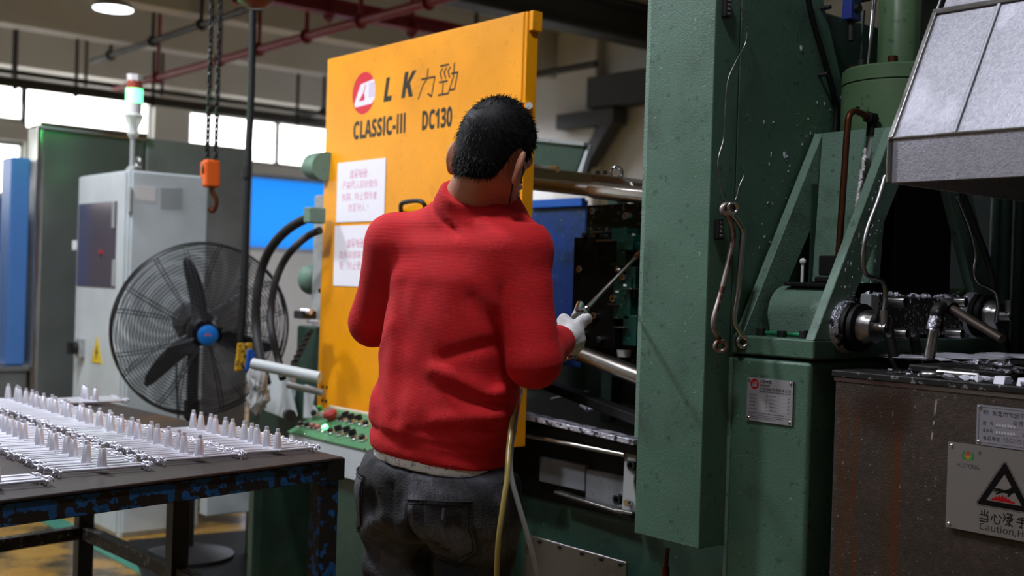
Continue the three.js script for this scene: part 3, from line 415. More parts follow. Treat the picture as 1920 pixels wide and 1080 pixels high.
{ // two ring spanners on a wire
  const xw = -1.905, w = thing('wire_hook', 'thin bent wire hook holding two spanners on the guard plate', 'wire', onX(1368, 378, xw));
  obj('wire_run', tube([[1383, -10], [1390, 15], [1401, 50], [1398, 80], [1380, 115], [1365, 150], [1360, 200], [1357, 260], [1347, 300], [1350, 345], [1356, 372], [1366, 381], [1378, 376], [1386, 350], [1395, 325], [1388, 314]].map(([a, b]) => onX(a, b, xw)), 0.0017, 160, 8), M.steel, w);
  const spanner = (label, pts, x, m) => {
    const P = pts.map(([a, b]) => onX(a, b, x)), t = thing('ring_spanner', label, 'spanner', P[P.length - 1]);
    obj('shaft', tube(P, 0.0074, 80, 10), m, t);
    const ring = (c, tilt) => new THREE.TorusGeometry(0.0128, 0.0068, 10, 22).scale(1, 1, 1.5).rotateY(tilt).translate(c.x, c.y, c.z);
    const top = P[0].clone().add(V(0, 0.012, 0)), bot = P[P.length - 1].clone().add(V(0, -0.012, 0));
    obj('ring_end', ring(top, 1.2), m, t); obj('ring_end', ring(bot, 0.9), m, t);
  };
  const old = std({ map: tex(256, (u, v) => mixc([0.62, 0.58, 0.56], [0.42, 0.29, 0.24], sstep(0.45, 0.7, fbm(u, v, 6, 4, 200))), true, 8), metalness: 0.85, roughness: 0.38 });
  spanner('rust-brown chrome ring spanner, left of the two hanging on the wire', [[1362, 402], [1372, 424], [1374, 445], [1366, 490], [1352, 550], [1338, 606], [1342, 622], [1351, 640]], -1.896, old);
  spanner('cleaner chrome ring spanner, right of the two hanging on the wire', [[1372, 400], [1385, 418], [1392, 432], [1391, 460], [1384, 540], [1377, 604], [1384, 618], [1392, 632]], -1.888, M.tie);
}
{ // maker plate
  M.makerMat = std({ map: canvasTex(600, 470, (g, w, h) => {
    g.fillStyle = '#a3a2a6'; g.fillRect(0, 0, w, h); g.fillStyle = '#b3161c'; g.beginPath(); g.arc(100, 70, 56, 0, 7); g.fill(); g.fillStyle = '#a3a2a6'; g.beginPath(); g.moveTo(62, 98); g.lineTo(82, 40); g.lineTo(94, 40); g.lineTo(78, 88); g.lineTo(94, 88); g.lineTo(104, 40); g.lineTo(134, 40); g.lineTo(128, 98); g.closePath(); g.fill(); g.strokeStyle = '#b3161c'; g.lineWidth = 3; for (let i = 0; i < 5; i++) { g.beginPath(); g.moveTo(110, 48 + i * 9); g.lineTo(140, 48 + i * 9); g.stroke(); }
    g.strokeStyle = '#242428'; g.fillStyle = '#242428'; hanzi(g, '力劲集團', 172, 18, 34, 34, 5, 1.12); word(g, 'L.K.GROUP', 172, 84, 130, 20); hanzi(g, '深圳领威科技有限公司', 172, 98, 30, 30, 4, 1.36); word(g, 'SHENZHEN LEADWELL TECHNOLOGY CO., LTD', 172, 150, 400, 13);
    for (let r = 0; r < 5; r++) { const y = 178 + r * 38; for (const x of [26, 292]) { for (let k = 0; k < 4; k++) g.fillRect(x + 16 + k * 20, y, 12, 9); for (let k = 0; k < 13; k++) g.fillRect(x + k * 9, y + 15, 6, 4); } g.fillStyle = '#acb0b2'; for (const x of [160, 440]) g.fillRect(x, y - 8, 90, 30); g.fillStyle = '#242428'; for (const x of [256, 540]) g.fillRect(x, y + 12, 18, 5); }
    for (let k = 0; k < 24; k++) g.fillRect(26 + k * 20, 374, 11, 11); for (let r = 0; r < 3; r++) for (let k = 0; k < 60 - r * 9; k++) g.fillRect(26 + k * 9, 400 + r * 18, 6, 7);
  }), metalness: 0.45, roughness: 0.45 });
  const t = thing('maker_plate', 'square metal maker plate with a red round logo riveted to the green pillar', 'plate', [-1.8, 0.945, ZP + 0.004]);
  plateZ(-1.868, -1.729, 0.947, 1.055, ZP + 0.004, 0.003, M.makerMat, M.steel, t, 'plate_face'); rivets(t, -1.868, -1.729, 0.947, 1.055, ZP + 0.004, 0.007);
}
{ // things behind the furnace
  const pipes = [[1862, 0.016], [1880, 0.022], [1906, 0.018], [1925, 0.02]];
  pipes.forEach(([px, r], i) => solo('green_pipe', cyl(at(px, 550, 3.9).setY(0), at(px, 550, 3.9).setY(2.4), r, r, 16), M.greenDark, ['upright green pipe behind the furnace, leftmost of the row', 'thick upright green pipe behind the furnace', 'upright green pipe behind the furnace near the picture edge', 'upright green pipe at the right edge behind the furnace'][i], 'pipe'));
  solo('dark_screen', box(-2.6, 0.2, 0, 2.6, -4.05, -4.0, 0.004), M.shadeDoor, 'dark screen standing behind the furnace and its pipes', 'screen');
  const h = thing('rubber_hose', 'black hose hanging behind the far tie rod nut', 'hose', onX(1900, 640, -1.5)); obj('hose_run', tube([[1800, 350], [1830, 430], [1855, 500], [1868, 560], [1880, 620], [1895, 660]].map(([a, b]) => onX(a, b, -1.62)), 0.009, 50, 10), M.rubber, h);
}
// ---------------------------------------------------------------- clamping side of the machine
{
  const Z1 = -2.53, u = (px, py, d = 0) => onZ(px, py, Z1 + d);
  const A = u(975, 344), B = u(1108, 356), C = u(1230, 372), dir = C.clone().sub(A).normalize();
  const t = thing('upper_tie_bar', 'polished upper tie bar with a thicker sleeve, above the die opening', 'tie bar', A.clone().addScaledVector(dir, -0.6));
  obj('thin_bar', cyl(A.clone().addScaledVector(dir, -0.6), B, 0.021, 0.021, 28), M.tie, t); obj('sleeve', lathe(B, dir, [[0, 0], [0.021, 0], [0.0245, 0.004], [0.026, 0.02], [0.026, 0.43], [0, 0.43]], 32), M.tie, t);
  const L0 = u(1040, 645), L1 = u(1215, 712), d2 = L1.clone().sub(L0).normalize();
  solo('lower_tie_bar', cyl(L0.clone().addScaledVector(d2, -0.9), L1.clone().addScaledVector(d2, 0.1), 0.027, 0.027, 30), M.tie, 'polished lower tie bar below the gloved hand', 'tie bar');
  const zc = -2.66, k = thing('link_beam', 'flat dark steel beam with a rounded end above the upper tie bar', 'beam', onZ(1080, 345, zc)), q = (a, b) => { const p = onZ(a, b, zc); return [p.x, p.y]; };
  obj('beam_body', prism([q(900, 345), q(900, 301), q(985, 311), q(1165, 332), q(1182, 341), q(1192, 358), q(1192, 372)], 'z', zc - 0.1, zc, 0.004), M.steel, k);
  const e = onZ(1155, 331, zc - 0.04); obj('eye_bolt', [new THREE.TorusGeometry(0.019, 0.0065, 10, 24).rotateY(0.9).translate(e.x, e.y + 0.012, e.z), cyl(V(e.x, e.y - 0.03, e.z), V(e.x, e.y - 0.008, e.z), 0.008)], M.chrome, k);
  for (const px of [1120, 1135]) { const p = onZ(px, 327, zc - 0.03); obj('bolt', capBolt(p, UPV, 0.007, 0.012), M.black, k); }
  const n = thing('spray_pipe', 'short grey pipe with a yellowed end lying on the flat steel beam', 'pipe', onZ(1010, 312, -2.6));
  obj('pipe_run', cyl(onZ(960, 310, -2.6), onZ(1036, 316, -2.6), 0.0095), M.greyPaint, n); obj('pipe_end', cyl(onZ(1034, 316, -2.6), onZ(1046, 317, -2.6), 0.011), std({ color: 0xa08a58, roughness: 0.7 }), n);
  // hopper behind
  const zh = -3.15, hq = (a, b) => { const p = onZ(a, b, zh); return [p.x, p.y]; }, h = thing('return_hopper', 'dark green sheet metal hopper with a pale rim behind the tie bar', 'hopper', onZ(1040, 300, zh));
  obj('hopper_front', prism([hq(930, 256), hq(1098, 272), hq(1079, 325), hq(930, 308)], 'z', zh - 0.01, zh, 0.002), M.greenDark, h);
  obj('hopper_rim', [bar(onZ(930, 254, zh + 0.005), onZ(1100, 271, zh + 0.005), 0.03, 0.016)], M.greyPaint, h);
  const r0 = onZ(1098, 272, zh), r1 = onZ(1079, 325, zh); obj('hopper_side', prism([[r0.x, r0.y], [r0.x + 0.02, r0.y], [r1.x + 0.03, r1.y], [r1.x, r1.y]], 'z', zh - 0.03, zh - 0.005, 0.002), M.cabinet, h);
  obj('hopper_stand', box(-3.35, -3.29, 0.67, 1.70, zh - 0.2, zh - 0.14), M.greenDark, h);
  // rear guard and blue sheet
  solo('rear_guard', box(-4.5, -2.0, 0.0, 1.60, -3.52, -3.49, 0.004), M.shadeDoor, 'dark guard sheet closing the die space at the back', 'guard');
  const b0 = onZ(1000, 372, -3.3), b1 = onZ(1100, 690, -3.3);
  const bs = thing('blue_sheet', 'blue painted sheet standing behind the die', 'sheet', [(b0.x + b1.x) / 2, b1.y, -3.3]); obj('sheet_face', box(b0.x, b1.x - 0.03, b1.y, b0.y - 0.02, -3.31, -3.295, 0.003), std({ map: paintTex(0x0c3682, { size: 256, s: 221, scuff: 0.9 }), roughness: 0.45 }), bs); obj('sheet_rim', box(b0.x, b1.x - 0.03, b0.y - 0.045, b0.y - 0.01, -3.295, -3.27, 0.004), M.bluePanel, bs);
  // die halves
  const zd = -2.74, D = (a, b, z = zd) => onZ(a, b, z), d = thing('die_block', 'dark oily die block with green slides and bolts in the opening', 'die', D(1150, 660));
  const slab = (a, b, c, e2, z0, z1) => { const p = D(a, b, z1), s = D(c, e2, z1); return box(p.x, s.x, s.y, p.y, z0, z1, 0.004); };
  obj('die_plate', slab(1100, 385, 1215, 690, zd - 0.35, zd), M.darkSteel, d); obj('die_plate', slab(1076, 445, 1150, 655, zd - 0.3, zd + 0.05), M.oily, d); obj('die_plate', slab(1118, 452, 1150, 492, zd, zd + 0.07), M.oily, d);
  const gs = std({ map: paintTex(0x0d3f34, { size: 256, s: 231, scuff: 0.9 }), roughness: 0.4 });
  for (const [a, b, c, e2, z] of [[1146, 428, 1172, 500, 0.06], [1160, 440, 1186, 470, 0.07], [1150, 520, 1180, 600, 0.06], [1172, 500, 1190, 560, 0.05], [1168, 590, 1192, 650, 0.06]]) obj('slide', slab(a, b, c, e2, zd, zd + z), gs, d);
  for (const [a, b, c, e2] of [[1116, 449, 1148, 453], [1108, 434, 1128, 437], [1138, 569, 1152, 572], [1165, 540, 1184, 543], [1150, 612, 1168, 616]]) obj('ledge', slab(a, b, c, e2, zd, zd + 0.085), M.steel, d);
  for (const [a, b, r] of [[1118, 396, 0.012], [1180, 405, 0.012], [1135, 472, 0.014], [1101, 441, 0.008], [1121, 441, 0.008], [1093, 505, 0.012], [1120, 592, 0.012], [1156, 560, 0.012], [1175, 520, 0.01], [1130, 636, 0.01], [1098, 625, 0.012], [1165, 505, 0.01]]) obj('bolt', capBolt(D(a, b, zd + 0.05), V(0, 0, 1), r, 0.02), M.chrome, d);
  for (const [a, b] of [[1188, 440], [1157, 547], [1160, 505], [1172, 535]]) obj('chip', cbox(D(a, b, zd + 0.09), 0.012, 0.006, 0.004, 0.001), M.white, d);
  const fb = thing('cable_plug', 'small shiny plug cluster at the left of the die opening', 'plug', D(994, 430)); obj('plug_body', Array.from({ length: 7 }, (_, i) => cyl(D(984 + i * 3.4, 427 + (i % 3) * 4, -3.493), D(988 + i * 3.4, 430 + (i % 3) * 4, -3.40), 0.006)), M.chrome, fb);
  const cup = D(1170, 662, -2.715); solo('white_cup', lathe(V(cup.x, cup.y - 0.012, cup.z), UPV, [[0, 0], [0.02, 0], [0.024, 0.022], [0.021, 0.022], [0.018, 0.004], [0, 0.004]]), M.white, 'little white cup beside the lower tie bar', 'cup');
}
{ // machine bed
  const z = -2.45, P = (a, b, dz = 0) => onZ(a, b, z + dz), t = thing('machine_bed', 'dark green machine bed under the die opening and the console', 'machine bed', [-3.2, 0, -2.95]);
  obj('bed_body', box(-4.25, -1.96, 0.0, 0.60, -3.4, -2.52, 0.01), M.greenDark, t);
  obj('tail_base', box(-4.80, -4.32, 0.0, 0.76, -3.1, -2.5, 0.008), M.greenDark, t);
  obj('catch_tray', [prism([[-2.52, 0.80], [-2.52, 0.60], [-3.4, 0.60], [-3.4, 0.80], [-3.38, 0.80], [-3.2, 0.66], [-2.6, 0.66]], 'x', -3.9, -1.96, 0)], M.oily, t);
  obj('cross_rail', bar(P(970, 700, -0.3), P(1210, 790, -0.05), 0.05, 0.03), M.oily, t);
  const a = P(930, 766), b = P(1200, 829);
  obj('top_rail', bar(a, b, 0.055, 0.016, 0.002), M.splash, t); obj('rail_face', bar(P(930, 780, -0.012), P(1200, 845, -0.012), 0.02, 0.03, 0.002), M.oily, t);
  obj('back_sheet', box(-3.6, -1.97, 0.58, 0.82, -2.53, -2.515, 0), M.oily, t);
  obj('round_bar', cyl(P(985, 816), P(1172, 853), 0.0075), M.tie, t);
  const c0 = P(1012, 850, -0.05), c1 = P(1172, 955, -0.05), cm = P(1094, 900, -0.045);
  obj('grey_cover', box(c0.x, cm.x, c1.y + 0.025, c0.y - 0.01, z - 0.07, z - 0.05, 0.003), M.greyDull, t); obj('grey_cover', box(cm.x + 0.003, c1.x + 0.02, c1.y, c0.y - 0.02, z - 0.072, z - 0.052, 0.003), M.greyDull, t);
  obj('edge_angle', bar(P(1045, 922, -0.03), P(1172, 961, -0.03), 0.03, 0.008, 0.002), M.steel, t);
  const br = (x, y) => { const p = P(x, y); return [p.x, p.y]; };
  obj('end_bracket', prism([br(1170, 838), br(1192, 842), br(1186, 905), br(1193, 960), br(1164, 955)], 'z', z - 0.01, z - 0.004, 0.001), M.greyPaint, t);
  obj('end_bracket', bar(P(1163, 956), P(1194, 962), 0.04, 0.008, 0.002), M.steel, t);
  obj('bolt', hexBolt(P(1180, 942), V(0, 0, 1), 0.012, 0.014), M.chrome, t); obj('bolt', capBolt(P(1162, 936, -0.03), V(0, 0, 1), 0.016, 0.016), M.black, t); obj('bolt', capBolt(P(1188, 872, -0.01), V(0, 0, 1), 0.016, 0.014), M.black, t);
  const l0 = P(985, 1000, 0.0), l1 = P(1174, 1054);
  obj('lower_cover', box(l0.x, l1.x, 0.08, l1.y, z - 0.012, z, 0.003), M.steel, t); for (const px of [1012, 1050, 1092, 1128, 1165]) obj('bolt', capBolt(V(P(px, 1030).x, l1.y - 0.012, z), V(0, 0, 1), 0.006, 0.006), M.black, t);
  const cp = onZ(1249, 1050, -2.31); obj('copper_line', [cyl(onZ(1252, 1028, -2.33), onZ(1248, 1062, -2.33), 0.006), cyl(onZ(1248, 1062, -2.33), onZ(1246, 1120, -2.33), 0.011, 0.011, 6)], M.copper, t);
  // scraps in the tray
  const sc = (label, pts) => { const a2 = onZ(...pts[0], -2.85), b2 = onZ(...pts[1], -2.85); solo('scrap_stick', bar(a2, b2, 0.014, 0.008, 0.003), M.alu, label, 'scrap'); };
  sc('long pale metal scrap stick in the dark tray', [[1034, 748], [1086, 737]]); sc('short pale metal scrap stick right of the longer one in the tray', [[1086, 738], [1104, 734]]);
  solo('scrap_lump', Array.from({ length: 9 }, (_, i) => blob(onZ(1092 + i * 4, 762 + (i % 3) * 3, -2.8), 0.012, 0.008, 0.012, 0.5, 0)), M.alu, 'crumpled bright scrap lump in the dark tray', 'scrap');
  // left end of the machine
  const m = thing('toggle_frame', 'grey and dark green tail end of the machine left of the yellow door', 'machine frame', [-4.2, 0.6, -2.75]);
  obj('tail_plate', box(-4.14, -3.99, 1.07, 1.60, -2.9, -2.42, 0.006), M.greyPaint, m);
  obj('green_column', box(-4.30, -4.02, 0.6, 1.07, -3.0, -2.45, 0.008), M.greenDark, m);
  obj('hose_port', cbox(at(590, 404, 4.45), 0.05, 0.06, 0.07, 0.006), M.greenLight, m);
  obj('valve', [cbox(at(572, 590, 4.4), 0.07, 0.03, 0.06, 0.004), cyl(at(566, 584, 4.4), at(586, 586, 4.4), 0.012)], M.black, m); obj('bellows', [...Array.from({ length: 7 }, (_, i) => cyl(at(575 - i * 5, 630 + i * 10, 4.45), at(584 - i * 5, 622 + i * 10, 4.4), 0.011, 0.009, 8))], M.black, m);
  obj('valve_cap', [cyl(at(566, 583, 4.38), at(583, 585, 4.36), 0.011), cyl(at(577, 602, 4.38), at(598, 603, 4.36), 0.006)], M.alu, m);
  obj('pump_dome', new THREE.SphereGeometry(0.062, 24, 16).scale(0.9, 1, 0.9).translate(...at(584, 524, 4.8).toArray()), M.greenLight, m);
  obj('motor', [cyl(at(590, 312, 4.9), at(612, 312, 4.5), 0.055, 0.055, 24)], M.greenLight, m);
  const g = thing('guide_rail', 'pale grey padded rail on a grey gusset left of the yellow door', 'rail', at(520, 770, 4.3));
  obj('rail_bar', cyl(at(474, 682, 4.32), at(600, 708, 4.25), 0.021, 0.021, 20), M.cabinet, g); obj('lower_bar', cyl(at(540, 722, 4.35), at(606, 737, 4.3), 0.012), M.greyPaint, g);
  const gq = (a, b) => { const p = onZ(a, b, -2.4); return [p.x, p.y]; }; obj('gusset', prism([gq(494, 697), gq(536, 702), gq(553, 780), gq(534, 785), gq(496, 770)], 'z', -2.415, -2.4, 0.002), M.cabinet, g); obj('gusset', prism([gq(558, 722), gq(580, 730), gq(574, 760), gq(584, 785), gq(556, 785)], 'z', -2.445, -2.43, 0.002), M.cabinet, g);
  obj('knob', cyl(at(540, 778, 4.25), at(545, 779, 4.2), 0.02), M.black, g);
  const w = thing('junction_box', 'white metal box with a latch low behind the work table', 'box', [-4.76, 0.2, -2.42]);
  const w0 = at(390, 850, 5.0), w1 = at(478, 970, 5.0); obj('box_body', box(w0.x - 0.05, w0.x + 0.02, w1.y, w0.y + 0.02, onX(478, 900, w0.x + 0.02).z, onX(389, 900, w0.x + 0.02).z, 0.006), M.cabinet, w); obj('latch', cbox(onX(484, 930, w0.x + 0.02), 0.02, 0.03, 0.06, 0.004), M.greyPaint, w);
  const GX = onZ(477, 950, -2.12).x;
  solo('green_cabinet', [box(GX, -3.95, 0.0, 0.585, -2.5, -2.12, 0.008), box(GX, -3.93, 0.06, 0.12, -2.12, -2.08, 0.004), box(-3.97, -3.93, 0.06, 0.585, -2.12, -2.08, 0.004)], M.greenDark, 'dark green cabinet of the machine under the console', 'cabinet');
}
{ // sliding door
  const x0 = -3.955, x1 = -2.785, y0 = 0.762, y1 = 2.115, z = -2.352, t = thing('sliding_door', 'big yellow sliding machine door with black lettering and a red round logo', 'door', [-3.37, y0, z - 0.02]);
  const W = 1536, H = 1774, X = (x) => (x - x0) / (x1 - x0) * W, Y = (y) => (y1 - y) / (y1 - y0) * H, ptx = M.yellow.map;
  M.doorMat = std({ map: canvasTex(W, H, (g) => {
    const im = g.createImageData(W, H), src = ptx.image.data; for (let y = 0; y < H; y++) for (let x = 0; x < W; x++) { const i = (y * W + x) * 4, s = (((y >> 1) & 511) * 512 + ((x >> 1) & 511)) * 4; for (let k = 0; k < 3; k++) im.data[i + k] = src[s + k]; im.data[i + 3] = 255; } g.putImageData(im, 0, 0);
    g.fillStyle = '#d41b36'; g.beginPath(); const cx = X(-3.69), cy = Y(1.958), R = X(-3.612) - cx; g.arc(cx, cy, R, 0, 7); g.fill();
    g.save(); g.beginPath(); g.arc(cx, cy, R, 0, 7); g.clip(); g.fillStyle = '#e6e2ee'; const q = (u, v) => [cx + u * R, cy + v * R];
    const poly = (...p) => { g.beginPath(); p.forEach((a, i) => i ? g.lineTo(...q(...a)) : g.moveTo(...q(...a))); g.closePath(); g.fill(); };
    poly([-0.3, -0.45], [1.1, -0.62], [1.1, 0.55], [-0.72, 0.62], [-0.82, 0.46]); g.fillStyle = '#d41b36'; poly([0.12, -0.4], [0.18, -0.4], [0.02, 0], [0.1, 0.33], [-0.42, 0.36], [-0.05, -0.02]); poly([0.9, 0.4], [1.1, 0.38], [1.1, 1], [0.7, 0.56]);
    g.strokeStyle = '#c3a4c0'; g.lineWidth = 5; for (let i = 0; i < 7; i++) { g.beginPath(); g.moveTo(...q(0.42, -0.38 + i * 0.1)); g.lineTo(...q(1, -0.4 + i * 0.1)); g.stroke(); } g.restore();
    g.fillStyle = '#1d1608'; word(g, 'L', X(-3.566), Y(1.914), X(-3.505) - X(-3.566), Y(1.914) - Y(1.998), 'bold', 0.2); word(g, 'K', X(-3.452), Y(1.916), X(-3.375) - X(-3.452), Y(1.916) - Y(2.004), 'bold', 0.2);
    g.strokeStyle = '#2a0e06'; g.save(); g.transform(1, 0, -0.08, 1, 0.08 * Y(1.95), 0); hanzi(g, '力勁', X(-3.335), Y(2.0), X(-3.235) - X(-3.335), Y(1.902) - Y(2.0), 9, 1.18); g.restore();
    g.fillStyle = '#1d0f06'; 
    const cond = (s, a, b) => word(g, s, X(a), Y(1.791), X(b) - X(a), Y(1.791) - Y(1.856)); cond('CLASSlC-lll', -3.756, -3.408); cond('DC130', -3.316, -3.138);
  }), roughness: 0.36 });
  obj('door_panel', box(x0, x1, y0, y1, z - 0.035, z, 0.003), M.yellow, t);
  obj('door_face', new THREE.PlaneGeometry(x1 - x0 - 0.006, y1 - y0 - 0.006).translate((x0 + x1) / 2, (y0 + y1) / 2, z + 0.0008), M.doorMat, t, true);
  obj('edge_flange', box(x1 - 0.004, x1 + 0.012, y0, y1, z - 0.05, z - 0.004, 0.003), M.yellow, t); obj('corner_clip', box(x1 + 0.010, x1 + 0.030, y1 - 0.06, y1 + 0.002, z - 0.05, z - 0.01, 0.003), M.yellow, t);
  for (const [a, b] of [[606, 725], [613, 726], [605, 751], [612, 752]]) obj('slot', cyl(onZ(a, b, z), onZ(a, b, z + 0.003), 0.006, 0.006, 12), M.black, t);
  obj('roller', cyl(onZ(992, 198, z - 0.03), onZ(992, 198, z), 0.011), M.white, t);
  const hp = onZ(938, 398, z + 0.03); obj('door_handle', [bar(onZ(934, 410, z + 0.035), onZ(945, 393, z + 0.035), 0.02, 0.012, 0.004), bar(onZ(945, 393, z + 0.035), onZ(955, 396, z + 0.03), 0.02, 0.008), bar(onZ(955, 396, z + 0.03), onZ(950, 420, z + 0.003), 0.02, 0.008)], M.steel, t);
  obj('inner_handle', tube([onZ(752, 400, z), onZ(752, 384, z + 0.03), onZ(757, 380, z + 0.035), onZ(790, 378, z + 0.035), onZ(796, 384, z + 0.03), onZ(796, 398, z)], 0.008), M.black, t);
  obj('hinge_plate', box(x0 - 0.02, x0 + 0.0, 0.9, 2.02, z - 0.12, z - 0.02, 0.003), M.greyPaint, t);
  obj('hole', cyl(onZ(601, 545, z - 0.02), onZ(601, 545, z - 0.01), 0.01), M.black, t);
  const sheet = (label, x, xx, y, yy, lines) => {
    const m = std({ roughness: 0.85, map: canvasTex(512, 360, (g) => { g.fillStyle = '#eeecf2'; g.fillRect(0, 0, 512, 360); g.strokeStyle = '#d0869c'; lines.forEach(([s, cx, cy]) => hanzi(g, s, cx, cy, 40, 46, 3.6, 1.18)); }) });
    const o = thing('paper_notice', label, 'notice', [(x + xx) / 2, y, z + 0.003]); obj('sheet_back', box(x, xx, y, yy, z + 0.0015, z + 0.003, 0), M.paper, o); obj('sheet_face', new THREE.PlaneGeometry(xx - x, yy - y).translate((x + xx) / 2, (y + yy) / 2, z + 0.0036), m, o, true);
  };
  sheet('white paper notice with pink characters, upper of the two on the door', -3.851, -3.525, 1.481, 1.7065, [['温馨提醒：', 140, 52], ['严禁两人同时操作', 62, 118], ['机器，防止操作者', 62, 186], ['伤害他人！', 132, 252]]);
  sheet('white paper notice half hidden by the red sweater, lower of the two', -3.857, -3.53, 1.241, 1.468, [['温馨提醒：', 140, 82], ['加料请佩戴手', 62, 150], ['提，防止烫伤', 62, 214]]);
}
{ // operator console with its sloping green panel
  const yf = 0.702, zf = -2.15, yb = 0.783, zb = -2.315, x0 = -3.815, x1 = -3.0, t = thing('operator_console', 'grey console with a sloping green button panel below the yellow door', 'console', [-3.4, 0.58, -2.25]);
  obj('console_body', prism([[zf - 0.004, 0.59], [zf - 0.004, yf - 0.004], [zb, yb - 0.006], [zb, 0.59]], 'x', x0, x1, 0.003), M.cabinet, t);
  obj('panel', prism([[zf, yf - 0.004], [zf, yf], [zb, yb], [zb, yb - 0.004]], 'x', x0 - 0.004, x1, 0.001), std({ map: paintTex(0x4b8458, { s: 241, scuff: 0.5 }), roughness: 0.45 }), t);
  obj('cream_edge', box(x0 + 0.01, x1, yb - 0.03, yb + 0.008, zb - 0.014, zb, 0.002), std({ color: 0xd8cdb4, roughness: 0.6 }), t);
  obj('stand', box(x0 + 0.2, x1 - 0.1, 0, 0.59, zb + 0.03, zf - 0.03, 0.004), M.greenDark, t);
  const n = V(0, zf - zb, yb - yf).normalize(); n.set(0, Math.abs(n.y), Math.abs(n.z));
  const on = (px, py) => { const r = ray(px, py), o = V(0, yf, zf); return r.clone().multiplyScalar(o.sub(C0).dot(n) / r.dot(n)).add(C0); };
  const base = (p, r) => lathe(p, n, [[0, 0], [r * 1.25, 0], [r * 1.25, 0.006], [r, 0.010], [0, 0.010]], 18);
  const button = (px, py, m, r = 0.011, h = 0.02) => { const p = on(px, py), b = obj('button_ring', base(p, r), M.chrome, t); obj('button_cap', lathe(p, n, [[0, 0.008], [r * 0.85, 0.008], [r * 0.85, h], [r * 0.6, h + 0.003], [0, h + 0.003]], 18), m, b); };
  const lit = std({ color: 0xd8ffe4, emissive: 0x5cff8c, emissiveIntensity: 2.2 }), grn = std({ color: 0x18b03a, roughness: 0.35 }), red = std({ color: 0xa8302e, roughness: 0.4 }), pink = std({ color: 0xa8605c, roughness: 0.4 });
  button(591, 781, M.plasticBlack, 0.013, 0.022); button(603, 774, grn, 0.011, 0.026); button(606, 783, M.white, 0.011, 0.022); button(640, 790, M.plasticBlack, 0.012, 0.02); button(566, 800, M.plasticBlack, 0.013); button(578, 802, M.plasticBlack, 0.012); button(589, 804, pink, 0.011); button(599, 807, pink, 0.012); button(612, 808, lit, 0.014); button(622, 813, M.plasticBlack, 0.012); button(681, 826, M.plasticBlack, 0.013); button(688, 799, M.plasticBlack, 0.012); button(673, 797, M.chrome, 0.009);
  const e = on(623, 786); obj('emergency_stop', lathe(e, n, [[0, 0], [0.016, 0], [0.016, 0.012], [0.026, 0.014], [0.027, 0.026], [0.022, 0.033], [0, 0.034]], 24), red, t);
  for (const [a, b] of [[652, 790], [662, 794], [676, 796], [638, 816], [654, 818], [665, 824]]) { const p = on(a, b), s = obj('selector_ring', base(p, 0.012), M.chrome, t); obj('selector_knob', bar(p.clone().addScaledVector(n, 0.02).add(V(-0.012, 0.002, 0.006)), p.clone().addScaledVector(n, 0.024).add(V(0.012, 0.008, -0.006)), 0.012, 0.022, 0.003), M.plasticBlack, s); }
  obj('screw', [on(572, 815), on(610, 825), on(684, 843)].map((p) => lathe(p, n, [[0, 0], [0.005, 0], [0.004, 0.003], [0, 0.004]], 10)), M.chrome, t);
}
